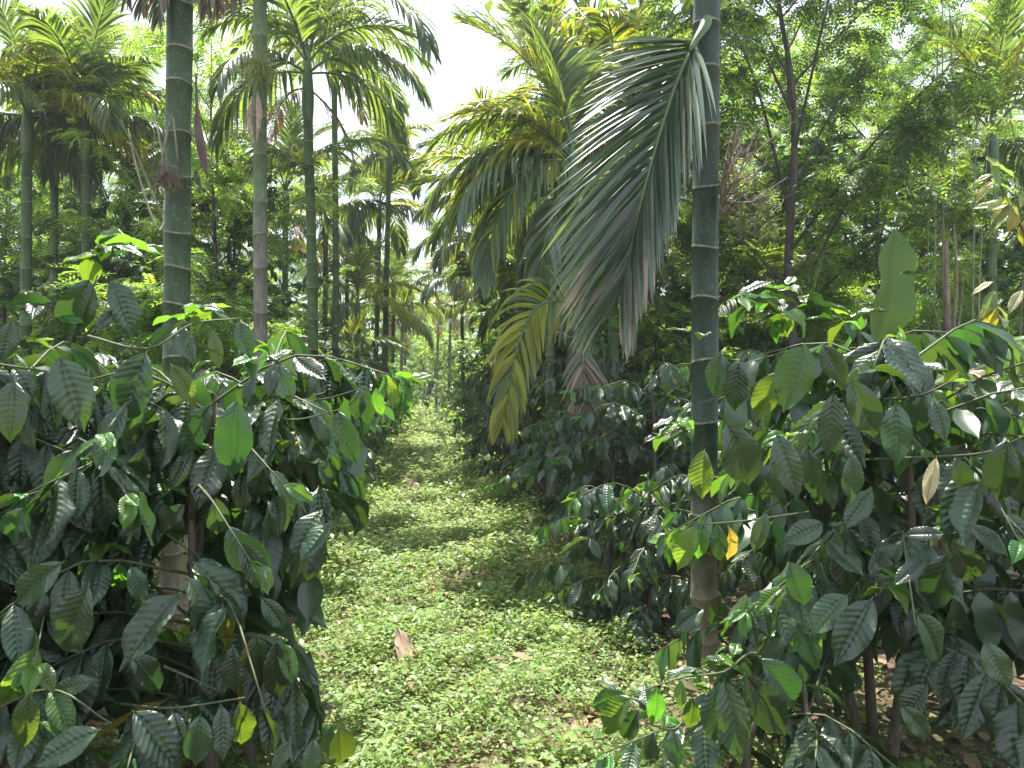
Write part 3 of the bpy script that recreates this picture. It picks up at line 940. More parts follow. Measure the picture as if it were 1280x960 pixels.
# --- right, nearest
near_bush(201, (1095, 975), 3.3, 'big leaved coffee bush right of the thick palm trunk, bare stems showing at the bottom', 1.98, 0.95, 4, 66, 0.245, 290,
          extra=[(1006, 429, 981, 505, 2.5, 'y'), (972, 463, 944, 524, 2.5, 'y'), (924, 451, 915, 512, 2.5, 'm'), (902, 439, 887, 494, 2.5, 'm'),
                 (955, 472, 941, 515, 2.55, 'm'), (1042, 489, 1037, 569, 2.45, 'm'), (1120, 501, 1121, 579, 2.4, 'm'), (1152, 492, 1149, 541, 2.5, 'm'),
                 (1166, 499, 1182, 547, 2.5, 'm'), (1063, 472, 1097, 548, 2.5, 'm'), (908, 527, 943, 610, 2.4, 'm'), (970, 540, 998, 620, 2.4, 'm'),
                 (1063, 568, 1070, 628, 2.5, 'm'), (881, 561, 870, 622, 2.5, 'y'), (1171, 571, 1156, 628, 2.4, 'p'), (1259, 547, 1245, 630, 2.3, 'm'),
                 (1194, 571, 1212, 617, 2.45, 'm'), (1214, 568, 1224, 607, 2.5, 'm'), (1029, 429, 1053, 480, 2.55, 'm'),
                 (871, 656, 843, 711, 2.5, 'y'), (877, 658, 873, 701, 2.5, 'y'), (896, 654, 900, 705, 2.5, 'm'), (910, 656, 921, 709, 2.5, 'o'),
                 (1091, 746, 1046, 826, 2.4, 'm'), (1061, 742, 1011, 788, 2.45, 'm'), (1108, 729, 1146, 752, 2.45, 'y'), (1144, 765, 1190, 830, 2.35, 'm'),
                 (1159, 697, 1122, 728, 2.4, 'm'), (1192, 675, 1228, 742, 2.3, 'm'), (1185, 690, 1160, 766, 2.35, 'm'), (1181, 667, 1130, 668, 2.4, 'm'),
                 (1211, 656, 1262, 690, 2.35, 'm'), (1030, 655, 985, 672, 2.5, 'm'), (1035, 655, 1076, 690, 2.5, 'm'), (960, 640, 940, 690, 2.55, 'm'),
                 (1230, 800, 1262, 860, 2.3, 'm'), (1160, 855, 1120, 900, 2.5, 'm'), (1125, 880, 1165, 925, 2.5, 'm'), (848, 640, 826, 660, 2.5, 'y'),
                 (1090, 610, 1060, 660, 2.6, 'm'), (1268, 560, 1290, 640, 2.3, 'm'), (1010, 560, 1016, 615, 2.6, 'm'), (985, 700, 1010, 760, 2.6, 'm')],
          twigs=[[(1000, 470, 2.8), (955, 455, 2.6), (905, 430, 2.5), (872, 425, 2.5)], [(1090, 500, 2.9), (1150, 494, 2.5), (1200, 470, 2.5)],
                 [(1080, 575, 2.9), (1140, 572, 2.5), (1230, 566, 2.4), (1280, 545, 2.3)], [(1010, 640, 2.9), (940, 650, 2.6), (871, 656, 2.5)],
                 [(1100, 700, 2.9), (1095, 745, 2.5), (1108, 729, 2.45)], [(1120, 650, 3.0), (1180, 668, 2.5), (1215, 655, 2.35)]],
          tuft=[(930, 372, 2.8, 8, 0.15), (975, 362, 2.9, 8, 0.15), (1020, 385, 2.8, 8, 0.15), (1055, 395, 2.9, 7, 0.14), (985, 395, 2.7, 7, 0.14), (872, 428, 2.5, 6, 0.12),
                (860, 540, 2.6, 7, 0.13), (1110, 725, 2.5, 6, 0.12), (1190, 650, 2.5, 7, 0.13), (840, 535, 2.7, 5, 0.12), (1180, 485, 2.8, 5, .13)])
near_bush(202, (985, 1000), 2.95, 'low spreading coffee shoot at the foot of the right palm trunk with lime leaf tips', 0.62, 0.62, 2, 9, 0.2, 150,
          extra=[(930, 840, 989, 928, 2.4, 'm'), (949, 821, 1013, 893, 2.45, 'm'), (904, 847, 931, 955, 2.35, 'm'), (900, 852, 887, 932, 2.4, 'm'),
                 (821, 856, 819, 908, 2.5, 'y'), (842, 912, 844, 962, 2.5, 'm'), (817, 914, 808, 955, 2.5, 'm'), (852, 850, 848, 885, 2.5, 'y'),
                 (866, 870, 862, 915, 2.5, 'y'), (790, 870, 745, 915, 2.5, 'y'), (785, 868, 735, 880, 2.55, 'y'), (800, 885, 770, 930, 2.5, 'm'),
                 (880, 760, 845, 785, 3.4, 'm'), (885, 758, 893, 780, 3.4, 'm')],
          twigs=[[(975, 935, 2.9), (949, 821, 2.5), (905, 840, 2.45), (850, 848, 2.5), (785, 870, 2.5)], [(985, 960, 2.9), (880, 890, 2.6), (842, 912, 2.5), (800, 900, 2.5)]],
          tuft=[(905, 830, 2.5, 6, 0.13), (880, 845, 2.5, 5, 0.12), (790, 872, 2.6, 6, 0.11), (825, 895, 2.6, 5, 0.1)], low=0.4)
near_bush(203, (1330, 900), 3.6, 'coffee bush cut by the right edge of the picture', 1.75, 0.95, 3, 30, 0.21, 120)
# --- the next bushes in both rows
near_bush(103, (60, 830), 4.3, 'shaded coffee bush behind the nearest left bush, left of the thick trunk', 1.75, 0.9, 3, 36, 0.2, 110)
near_bush(104, (345, 745), 5.9, 'coffee bush beside the path just beyond the thick left palm trunk', 1.75, 0.95, 3, 48, 0.2, 200)
near_bush(105, (150, 750), 6.2, 'coffee bush in the shade left of and behind the thick left trunk', 1.8, 0.9, 3, 34, 0.2, 90)
near_bush(204, (795, 790), 5.1, 'dense dark coffee bush low beside the path, left of the thick right trunk', 1.05, 0.62, 3, 40, 0.19, 260, low=0.1, step=0.07)
near_bush(205, (800, 735), 6.3, 'taller dark coffee bush behind the low dark one, left of the thick right trunk', 1.72, 0.72, 3, 40, 0.19, 200, low=0.3)
near_bush(206, (690, 690), 7.0, 'slim coffee plant with horizontal sprays of ribbed leaves under the yellow frond', 1.4, 0.7, 1, 16, 0.2, 160,
          extra=[], tuft=[(690, 520, 6.6, 6, 0.14), (660, 580, 6.6, 5, 0.13), (740, 525, 6.6, 6, 0.15)], low=0.45)
near_bush(207, (985, 790), 5.2, 'coffee bush in shade behind the thick right trunk, right of it', 1.7, 0.85, 3, 34, 0.2, 100)
near_bush(208, (1200, 760), 5.6, 'coffee bush behind the nearest right bush, near the dry banana stalks', 1.75, 0.9, 3, 32, 0.2, 90)
near_bush(209, (905, 720), 6.9, 'coffee bush standing in the second row directly behind the thick right trunk', 1.8, 0.8, 3, 32, 0.2, 80)

# farther bushes: four kinds, copied
PROTO = []
for k in range(5):
    root = thing('coffee_bush', '-', 'coffee bush', (0, 0, 0), G_BUSH)
    st, br, lv = gen_bush(300 + k, 1.75 + 0.08 * k, 0.85, 3, 40, 0.19, 0.12, 0.08)
    build_bush(root, st, br, lv, 300 + k, 0, lo_templates=LO if k < 2 else VLO)
    PROTO.append(root)
spots = []
y = 8.3; n = 0
ORD = ['third', 'fourth', 'fifth', 'sixth', 'seventh', 'eighth', 'ninth', 'tenth', 'eleventh', 'twelfth', 'thirteenth', 'fourteenth', 'fifteenth', 'sixteenth', 'seventeenth', 'eighteenth']
ORD += ['nineteenth', 'twentieth']
while y < 46:
    spots.append((path_left(y) - 0.85, y, 'L1', n)); spots.append((path_right(y) + 0.85, y + 0.2, 'R1', n))
    y += 2.1 + 0.05 * n; n += 1
for row, (dx, y0, y1) in enumerate([(2.6, 9, 26), (4.8, 8, 24), (7.2, 9, 24)]):
    y = y0; n = 0
    while y < y1:
        spots.append((path_left(y) - 0.85 - dx, y, f'L{row+2}', n)); spots.append((path_right(y) + 0.85 + dx, y + 0.4, f'R{row+2}', n))
        y += 2.4; n += 1
used = set()
for (x, y, rw, n) in spots:
    if abs(x) / y > 0.85:
        continue
    k = rng.randrange(5)
    src = PROTO[k]
    o = src if k not in used else copy_tree(src)
    used.add(k)
    x += rng.uniform(-.12, .12)
    o.location = (x, y, float(ground_z(x, y))); o.rotation_euler = (0, 0, rng.uniform(0, 6.28))
    s = rng.uniform(0.85, 1.12); o.scale = (s, s, s * rng.uniform(0.9, 1.08))
    side = 'left' if rw[0] == 'L' else 'right'
    if rw[1] == '1':
        o['label'] = f'dark glossy coffee bush edging the path on the {side}, {ORD[n]} along that row'
    else:
        o['label'] = f'coffee bush in the {["second","third","fourth"][int(rw[1])-2]} row {side} of the path, {ORD[n]} along that row'
for k, src in enumerate(PROTO):
    if k not in used:
        src.location = (-6, 30 + k, 0)


# ------------------------------------------------------------------ areca palms
def leaflet(mb, p, d, length, width, droop, seg=6, m=0, twist=0.0, nrm=None, up=(0, 0, 1)):
    """a ribbed narrow strip that bends down under its weight, folded along its middle"""
    p = np.asarray(tuple(p), float); d = unit(d)
    V, UV = [], []
    step = length / seg
    for i in range(seg + 1):
        t = i / seg
        w = width * (0.35 + 2.6 * t) if t < 0.25 else width * max(0.04, (1 - ((t - 0.25) / 0.75) ** 1.9))
        s = np.cross(d, nrm if nrm is not None else up)
        if np.linalg.norm(s) < 1e-3:
            s = np.array([1.0, 0, 0])
        s = unit(s)
        n = np.cross(s, d)
        if twist:
            c, si = math.cos(twist * t), math.sin(twist * t)
            s, n = s * c + n * si, n * c - s * si
        V += [p - s * w / 2, p - n * w * 0.22, p + s * w / 2]
        UV += [(0, t), (0.5, t), (1, t)]
        p = p + d * step
        d = unit(d + np.array([0, 0, -droop * step * (0.6 + 1.6 * t)]))
    Fq = []
    for i in range(seg):
        a = i * 3
        Fq += [[a, a + 1, a + 4, a + 3], [a + 1, a + 2, a + 5, a + 4]]
    mb.add(V, Fq, UV, m)


def frond_mesh(seed, length=1.9, a0=60, a1=-30, pairs=44, ll=0.72, lw=0.055, droop=2.2, vee=0.35, mats=('palm_leaf',), twist_r=0.0, swing=0.0):
    """base at the origin, growing along +Y; a0, a1: rachis elevation at base and tip in degrees"""
    r = random.Random(seed)
    mb = MB()
    n = 22; pts = []; p = np.zeros(3)
    for i in range(n + 1):
        pts.append(p.copy())
        t = i / n
        e = math.radians(a0 + (a1 - a0) * t ** 1.15)
        az = swing * t
        p = p + np.array([math.sin(az) * math.cos(e), math.cos(az) * math.cos(e), math.sin(e)]) * length / n
    tube(mb, pts, [0.017 * (1 - 0.8 * i / n) + 0.002 for i in range(n + 1)], 5, m=len(mats))
    for k in range(pairs):
        t = 0.14 + 0.86 * k / (pairs - 1)
        f = t * n; i = min(n - 1, int(f)); q = pts[i] + (pts[i + 1] - pts[i]) * (f - i)
        T = unit(pts[i + 1] - pts[i])
        S = unit(np.cross(T, [0, 0, 1.0])); N_ = np.cross(S, T)
        prof = math.sin(math.pi * min(1, 0.2 + 0.72 * t)) ** 0.6
        ang = math.radians(62 - 42 * t)
        for sg in (-1, 1):
            if r.random() < 0.05:
                continue
            a = ang * r.uniform(0.85, 1.15)
            d = T * math.cos(a) + S * sg * math.sin(a) + N_ * vee * r.uniform(0.3, 1.3)
            leaflet(mb, q, d, ll * prof * r.uniform(0.85, 1.1), lw * r.uniform(0.75, 1.2), droop * r.uniform(0.6, 1.6), 6,
                    m=r.randrange(len(mats)), nrm=N_ + 0.3 * sg * S, twist=r.uniform(-0.7, 0.7) + twist_r)
    return mb.mesh('frond', list(mats) + ['crownshaft'])


B_ = 'palm_leaf_drying'; Y_ = 'palm_leaf_yellow'; G_ = 'palm_leaf'; A_ = 'palm_leaf_aged'; D_ = 'palm_leaf_dead'
FR = {
    'up': [frond_mesh(1, 1.7, 84, 38, 58, 0.68, 0.042, 1.2, 0.5), frond_mesh(2, 1.8, 76, 20, 58, 0.7, 0.042, 1.6, 0.4, (G_, G_, Y_)), frond_mesh(9, 1.5, 80, 45, 48, .66, .046, .9, .5, (G_, Y_))],
    'mid': [frond_mesh(3, 1.9, 60, -25, 60, 0.76, 0.042, 2.2), frond_mesh(4, 2.0, 50, -45, 60, 0.72, 0.042, 2.8, 0.2), frond_mesh(10, 1.9, 55, -35, 58, 0.76, 0.046, 2.4, .3, (G_, Y_), swing=.3)],
    'low': [frond_mesh(5, 1.9, 30, -70, 60, 0.72, 0.042, 3.2, 0.1), frond_mesh(6, 1.9, 18, -80, 60, 0.76, 0.042, 3.6, 0.0, (G_, A_), swing=-.3)],
    'yel': [frond_mesh(7, 1.8, 45, -30, 54, 0.7, 0.046, 1.9, 0.3, (Y_, Y_, G_)), frond_mesh(11, 1.7, 25, -70, 54, 0.7, 0.042, 2.4, 0.2, (Y_,))],
    'dead': [frond_mesh(8, 1.5, -35, -88, 28, 0.5, 0.03, 4.0, 0.0, (D_,)), frond_mesh(12, 1.4, -20, -88, 26, 0.5, 0.03, 4.0, 0.0, (D_, 'dead_orange'))],
}


def trunk_pts(base, top, bend, n):
    b = np.array(tuple(base)); t = np.array(tuple(top)); mid = (b + t) / 2 + np.array([bend, bend * 0.3, 0])
    return spline([b, mid, t], n)


def palm_trunk(root, top, r0, r1, bend, rings, mat, sides=20, seed=0):
    """trunk with leaf-scar rings as small proud steps; points are local to the root"""
    r = random.Random(seed)
    H = top[2]
    base = np.array([0, 0, -0.06])
    cl = trunk_pts(base, top, bend, 60)
    zs = [c[2] for c in cl]
    def centre(z):
        i = int(np.clip(np.searchsorted(zs, z) - 1, 0, len(cl) - 2))
        u = (z - zs[i]) / max(1e-6, zs[i + 1] - zs[i])
        return cl[i] + (cl[i + 1] - cl[i]) * u
    st = []   # (z, radius, material of the band that starts here)
    z = -0.06
    def rad(z):
        f = z / H
        return r0 + (r1 - r0) * f + 0.022 * math.exp(-max(z, 0) / 0.12)
    ringz = []
    zz = 0.18
    while zz < H - 0.05:
        ringz.append(zz); zz += rings * r.uniform(0.75, 1.25) * (0.55 + 0.45 * min(1, zz / 1.6))
    prev = -0.06
    st.append((prev, rad(0), 0))
    for q in ringz:
        m_ = (prev + q) / 2
        st.append((m_, rad(m_) * 0.985, 0))
        st.append((q - 0.007, rad(q), 1))
        st.append((q - 0.004, rad(q) * 1.035, 1))
        st.append((q + 0.002, rad(q) * 1.03, 1))
        st.append((q + 0.005, rad(q) * 0.99, 0))
        prev = q + 0.009
    st.append((H, rad(H), 0))
    th = np.linspace(0, 2 * np.pi, sides, endpoint=False)
    V, Fq, Mi = [], [], []
    for k, (z, rr, m) in enumerate(st):
        c = centre(max(z, -0.06))
        jig = 1 + 0.018 * np.sin(th * 3 + z * 5) + 0.012 * np.sin(th * 5 - z * 9) + 0.02 * math.sin(z * 3.3 + seed)
        tilt = (0.009 * np.sin(th + int(z * 3) * 1.7) + 0.004 * np.sin(th * 2 + int(z * 3))) if k else 0
        V.append(np.stack([c[0] + np.cos(th) * rr * jig, c[1] + np.sin(th) * rr * jig, np.full(sides, c[2]) + tilt * (rr / 0.075)], -1))
    n = len(st)
    for i in range(n - 1):
        for j in range(sides):
            j2 = (j + 1) % sides
            Fq.append([i * sides + j, i * sides + j2, (i + 1) * sides + j2, (i + 1) * sides + j])
            Mi.append(st[i][2])
    me = make_mesh('trunk', np.concatenate(V), Fq, [mat, 'ring_scar'], None, Mi)
    return reg(root, link('trunk', me, root))


def palm(base, top, label, fronds, r0=0.078, r1=0.062, bend=0.0, rings=0.26, mat='palm_trunk_green', shaft=0.55, seed=0, group='areca palms standing between the coffee bushes', sides=16, fs=1.0, shaft_mat='crownshaft'):
    """base, top: world points; fronds: list of (kind, azimuth degrees, scale); azimuth 0 points away from the camera, 90 to the right"""
    base = Vector(base); base.z = float(ground_z(base.x, base.y))
    root = thing('areca_palm', label, 'palm tree', base, group)
    t = np.array(tuple(Vector(top) - base))
    tr = palm_trunk(root, t, r0, r1, bend, rings, mat, sides, seed)
    if shaft:
        mb = MB()
        ax = np.array([t[0] / max(t[2], .1) * 0.5, 0, 1.0])
        pts = [t + ax * s for s in np.linspace(-0.02, shaft, 8)]
        tube(mb, pts, [r1 * 1.02, r1 * 1.28, r1 * 1.35, r1 * 1.3, r1 * 1.15, r1 * 0.95, r1 * 0.75, r1 * 0.5], 12)
        reg(root, link('crownshaft', mb.mesh('crownshaft', shaft_mat), root))
        head = t + ax * shaft * 0.8
    else:
        head = t
    r = random.Random(seed + 9)
    for kind, az, sc in fronds:
        me = r.choice(FR[kind])
        k = {'up': 0.1, 'mid': 0.0, 'yel': 0.0, 'low': -0.12, 'dead': -0.3}[kind]
        a = -math.radians(az + r.uniform(-6, 6))
        M = Matrix.Translation(Vector(head + np.array([0, 0, k]))) @ Matrix.Rotation(a, 4, 'Z') @ Matrix.Rotation(r.uniform(-.15, .15), 4, 'Y') @ Matrix.Diagonal((sc * fs, sc * fs, sc * fs, 1))
        reg(root, link('frond', me, root, M))
    return root


def ring_of(kinds, r, scale=1.0, jitter=20):
    """fronds spread round the crown in the golden angle"""
    out = []; a = r.uniform(0, 360)
    for k in kinds:
        out.append((k, a + r.uniform(-jitter, jitter), scale * r.uniform(0.85, 1.1))); a += 137.5
    return out


STD = ['up', 'up', 'mid', 'mid', 'mid', 'low', 'mid', 'low', 'yel', 'low']


def px_frond(root, pts, left, right, lw, mats, seed, pairs=40, sag=1.0, ang=(55, 18), name='frond', separate=False, normal=(0, -1, 0.15), label=None, rr=0.012, spread=0.0):
    """a particular frond: rachis through world points, leaflet length left / right of it as seen along the rachis"""
    r = random.Random(seed)
    rl = np.array(tuple(root.location))
    sp = [q - rl for q in spline(pts, 40)]
    mb = MB()
    tube(mb, sp, [rr * (1 - 0.8 * i / 39) + 0.0015 for i in range(40)], 6, m=len(mats))
    parts = []
    N0 = unit(normal)
    for k in range(pairs):
        t = 0.06 + 0.94 * k / (pairs - 1)
        f = t * 39; i = min(38, int(f)); q = sp[i] + (sp[i + 1] - sp[i]) * (f - i)
        T = unit(sp[i + 1] - sp[i]); S = unit(np.cross(T, N0)); N_ = np.cross(S, T)
        prof = math.sin(math.pi * min(1, 0.22 + 0.70 * t)) ** 0.55
        for sg, L in ((-1, left), (1, right)):
            l = L(t) if callable(L) else L * prof
            ag = ang[0 if sg < 0 else 1] if isinstance(ang[0], tuple) else ang
            if l < 0.03 or r.random() < 0.03:
                continue
            a = math.radians((ag[0] + (ag[1] - ag[0]) * t) * r.uniform(0.88, 1.12))
            d = T * math.cos(a) + S * sg * math.sin(a) + N_ * r.uniform(-.1, .22)
            tgt = mb if not separate else MB()
            m = mats[0] if r.random() < 0.5 else r.choice(mats)
            if separate and sg < 0:
                m = B_ if r.random() < 0.38 else A_
            elif separate and t > 0.6 and r.random() < 0.28:
                m = B_
            mi = mats.index(m) if m in mats else 0
            sgm = (sag[0] if sg < 0 else sag[1]) if isinstance(sag, tuple) else sag
            leaflet(tgt, q, d, l * r.uniform(0.88, 1.08), lw * r.uniform(0.8, 1.15), sgm * r.uniform(0.6, 1.5), 8, m=mi if not separate else 0,
                    nrm=N_ + 0.25 * sg * S, twist=r.uniform(-0.6, 0.6))
            if separate:
                parts.append((tgt, m))
    fo = link(name, mb.mesh(name, list(mats) + ['crownshaft']), root, label=label)
    for tgt, m in parts:
        link('leaflet', tgt.mesh('leaflet', m), fo)
    return fo


r_ = random.Random(5)
# thick left trunk
pA = palm(P(217, 800, 4.8), P(231, -1200, 4.9), 'thick ringed palm trunk rising behind the nearest left bush, crown above the picture',
          [('mid', 30, 1.2), ('mid', 160, 1.1), ('low', 290, 1.1), ('mid', 230, 1.2), ('up', 90, 1.2), ('up', 0, 1.1), ('low', 120, 1.1)],
          0.080, 0.073, 0.01, 0.29, 'palm_trunk', 0.9, 1, sides=28, fs=1.1)
# thick right trunk
pH = palm(P(879, 832, 4.4), P(898, -1100, 4.6), 'thick dark green ringed palm trunk rising right of the path, long frond hanging from it',
          [('mid', 60, 1.2), ('mid', 200, 1.0), ('mid', 330, 1.1), ('up', 90, 1.2), ('up', 180, 1.0), ('low', 20, 1.1)],
          0.076, 0.077, -0.02, 0.33, 'palm_trunk_dark', 0.9, 2, sides=28, fs=1.1)


def hero_left(t): return 0.90 * (0.75 + 0.25 * min(1, t * 3)) * (1 if t < 0.45 else 1 - 0.5 * (t - 0.45) / 0.55)
def hero_right(t): return (0.86 + 0.1 * math.sin(t * 9)) * (1 if t < 0.5 else 1 - 0.62 * (t - 0.5) / 0.5)


px_frond(pH, [P(874, 44, 4.45), P(862, 66, 4.3), P(841, 118, 4.15), P(820, 185, 4.05), P(801, 255, 4.0), P(788, 312, 4.0), P(779, 352, 4.0)],
         hero_right, hero_left, 0.036, [A_, G_, A_], 31, 112, (0.35, 0.3), ang=((17, 10), (37, 19)), separate=True, label='long grey green frond hanging left of the trunk with drying brown tips', rr=0.016)

mb = MB()     # its dried leaf base clasping the trunk
tube(mb, [np.array(p) - np.array(tuple(pH.location)) for p in spline([P(886, 20, 4.42), P(880, 34, 4.36), P(871, 48, 4.3), P(863, 64, 4.28)], 10)], [.012, .03, .034, .03, .026, .023, .02, .018, .016, .015], 8)
link('leaf_base', mb.mesh('leaf_base', 'crownshaft'), pH)

# palms left of the path
pB = palm(P(326, 662, 8.5), P(324, -640, 8.6), 'slender grey trunk right of the thick left one, dry spathe on its stem',
          [('mid', 250, 1.0), ('up', 300, 1.0), ('mid', 200, 1.0), ('low', 280, 1.0), ('up', 20, 1.0), ('low', 160, .9), ('mid', 330, 1.0)], 0.078, 0.072, 0.0, 0.42, 'palm_trunk_grey', 0.8, 3, sides=18)
pC = palm(P(391, 634, 10.0), P(385, 150, 10.0), 'slender green palm left of the path with a full crown against the sky',
          [('up', 60, 1.0), ('up', 300, 1.0), ('mid', 80, 0.8), ('mid', 290, 1.0), ('low', 300, 1.0), ('dead', 70, .8), ('mid', 250, 1.0), ('mid', 180, 1.0), ('mid', 0, 1.0), ('low', 110, 1.0), ('low', 220, .9), ('low', 60, .9), ('dead', 200, 0.8)],
          0.075, 0.060, 0.03, 0.36, 'palm_trunk_green', 0.9, 4, sides=16)
pD = palm(P(419, 586, 14.5), P(418, 120, 14.5), 'dark slim palm just right of the slender green one',
          ring_of(STD + ['dead'], r_, 1.0), 0.07, 0.055, 0.02, 0.5, 'palm_trunk_green', 0.9, 5, sides=12)
px_frond(pC, [P(388, 200, 9.9), P(405, 188, 9.8), P(440, 176, 9.6), (P(480, 178, 9.5)), P(505, 200, 9.4)], 0.6, 0.6, 0.05, [G_, G_, Y_], 33, 30, 2.4, ang=(50, 20), normal=(0, -0.3, 1))
px_frond(pC, [P(388, 215, 9.9), P(372, 205, 9.8), P(345, 190, 9.6), P(318, 205, 9.5)], 0.6, 0.6, 0.045, [G_, A_], 34, 28, 3.0, ang=(50, 20), normal=(0, -0.3, 1))
px_frond(pC, [P(392, 40, 9.9), P(430, 10, 9.7), P(480, -8, 9.5), P(520, 20, 9.4), P(538, 60, 9.3)], 0.62, 0.62, 0.05, [G_, G_], 35, 34, 2.8, ang=(55, 20), normal=(0, -0.3, 1))
palm(P(462, 560, 19), P(474, 285, 19), 'palm with drooping greyish fronds behind the slim dark one',
     ring_of(STD + ['low', 'low'], r_, 1.0), 0.07, 0.055, 0.05, 0.5, 'palm_trunk_green', 0.7, 6, sides=10)
palm(P(445, 572, 16.5), P(447, 400, 16.5), 'young palm with fans of bright yellow green fronds low beside the left row',
     [('up', 0, 1), ('up', 80, 1), ('up', 260, 1), ('yel', 90, .9), ('yel', 60, .9), ('mid', 280, .8), ('yel', 120, .9), ('up', 180, .8), ('low', 200, .8)],
     0.06, 0.05, 0.0, 0.5, 'palm_trunk_green', 0.5, 7, sides=10, fs=0.85)
palm(P(440, 590, 14), P(437, 470, 14), 'short palm with dark arching fronds under the bright young one',
     [('mid', 60, .7), ('mid', 100, .7), ('low', 140, .7), ('mid', 300, .7), ('up', 30, .6), ('low', 80, .7)], 0.055, 0.05, 0.0, 0.5, 'palm_trunk_green', 0.4, 8, sides=10, fs=0.85)
palm(P(107, 610, 12), P(108, 200, 12), 'palm with drooping blue grey fronds at upper left',
     ring_of(STD + ['low', 'low'], r_, 1.0) + [('yel', 300, 1.0)], 0.078, 0.066, 0.0, 0.45, 'palm_trunk_green', 0.9, 9, sides=14)
palm(P(66, 600, 13), P(68, 225, 13), 'pale stemmed palm left of the drooping blue grey one',
     ring_of(STD, r_, 1.0), 0.075, 0.06, 0.0, 0.45, 'palm_trunk_grey', 0.8, 10, sides=12)
palm(P(30, 620, 11.5), P(34, 190, 11.5), 'palm at the left edge with bright yellow frond tips',
     ring_of(STD, r_, 1.0) + [('yel', 80, 1.0), ('yel', 100, 1.0)], 0.085, 0.07, 0.0, 0.45, 'palm_trunk_green', 0.8, 11, sides=12)
# right of the path
pI = palm(P(728, 700, 7.2), P(716, 262, 7.4), 'palm with a broad fan of yellow green fronds left of the hanging frond',
          [('up', 330, 1.0), ('up', 280, 1.0), ('mid', 265, .8), ('yel', 245, .8), ('yel', 290, .85), ('mid', 300, .9), ('low', 240, .9), ('low', 280, .9), ('low', 320, .9), ('mid', 60, .9), ('mid', 0, .9), ('low', 255, 0.9), ('up', 20, 1.0)],
          0.062, 0.055, -0.04, 0.36, 'palm_trunk', 0.6, 12, sides=16, fs=0.92)
px_frond(pI, [P(724, 385, 7.1), P(700, 376, 6.9), P(670, 385, 6.7), P(648, 430, 6.6), P(636, 490, 6.55), P(630, 525, 6.5)], 0.5, 0.52, 0.05, [Y_, Y_, G_], 36, 40, 2.6, ang=(58, 18), label='drooping yellow frond')
px_frond(pI, [P(715, 212, 7.3), P(690, 200, 7.1), P(650, 225, 6.95), P(618, 285, 6.9), P(604, 345, 6.85)], 0.55, 0.55, 0.045, [G_, G_, Y_], 41, 44, 3.0, ang=(55, 18), normal=(0, -.5, .8))
px_frond(pI, [P(716, 236, 7.2), P(702, 245, 7.0), P(682, 300, 6.9), P(672, 372, 6.85)], 0.5, 0.5, 0.045, [G_, A_, G_], 42, 40, 2.6, ang=(50, 16))
px_frond(pI, [P(720, 232, 7.2), P(738, 240, 7.0), P(750, 290, 6.9), P(752, 356, 6.85)], 0.5, 0.5, 0.045, [G_, Y_], 43, 38, 2.6, ang=(50, 16))
px_frond(pI, [P(712, 205, 7.3), P(680, 180, 7.2), P(638, 180, 7.1), P(604, 204, 7.0), P(584, 236, 6.95)], 0.5, 0.5, 0.045, [Y_, G_, Y_], 44, 40, 2.4, ang=(52, 18), normal=(0, -.4, .9))
px_frond(pI, [P(728, 430, 7.0), P(730, 470, 6.9), P(731, 545, 6.9)], 0.45, 0.45, 0.032, [D_, D_, A_], 37, 30, 1.0, ang=(38, 20), label='dead brown frond hanging against the trunk')
palm(P(642, 600, 12.5), P(650, 300, 12.5), 'palm with long drooping fronds at the right edge of the sky gap',
     ring_of(STD + ['low', 'mid', 'low'], r_, 1.0), 0.075, 0.06, 0.0, 0.4, 'palm_trunk_green', 0.8, 13, sides=12)
palm(P(690, 600, 13), P(692, 150, 13), 'tall palm with stiff upright fronds in the sky right of the gap',
     [('up', 330, 1.1), ('up', 280, 1.1), ('up', 30, 1.1), ('up', 265, 0.9), ('mid', 320, 0.9), ('mid', 90, 1.0), ('up', 180, 1.0), ('mid', 200, 1.0), ('low', 320, 1.0)],
     0.075, 0.06, 0.0, 0.4, 'palm_trunk_green', 0.8, 14, sides=12, fs=0.88)
palm(P(606, 560, 18.5), P(604, 330, 18.5), 'palm with hanging ochre skirt midway along the right row',
     ring_of(STD + ['low', 'dead'], r_, 1.0), 0.07, 0.055, 0.0, 0.5, 'palm_trunk_green', 0.8, 15, sides=10)
palm(P(580, 540, 24), P(577, 370, 24), 'small distant palm with drooping fronds over the right row',
     ring_of(STD + ['low', 'dead'], r_, 1.0), 0.07, 0.055, 0.0, 0.5, 'palm_trunk_green', 0.8, 16, sides=8)
palm(P(790, 580, 14), P(788, 240, 14), 'palm behind the long hanging frond, orange dead skirt below its crown',
     ring_of(STD + ['low', 'dead', 'dead'], r_, 1.0), 0.07, 0.06, 0.0, 0.5, 'palm_trunk_green', 0.8, 17, sides=10)
palm(P(845, 575, 15), P(842, 380, 15), 'low palm between the hanging frond and the thick right trunk',
     ring_of(STD + ['dead'], r_, 0.9), 0.065, 0.055, 0.0, 0.5, 'palm_trunk_grey', 0.6, 18, sides=10)
palm(P(936, 600, 11.5), P(938, 395, 11.5), 'small palm with arching fronds just right of the thick right trunk',
     [('up', 20, .9), ('mid', 90, .9), ('mid', 270, .9), ('up', 300, .9), ('mid', 180, .8), ('low', 230, .8)], 0.06, 0.05, 0.0, 0.4, 'palm_trunk_green', 0.4, 19, sides=10)
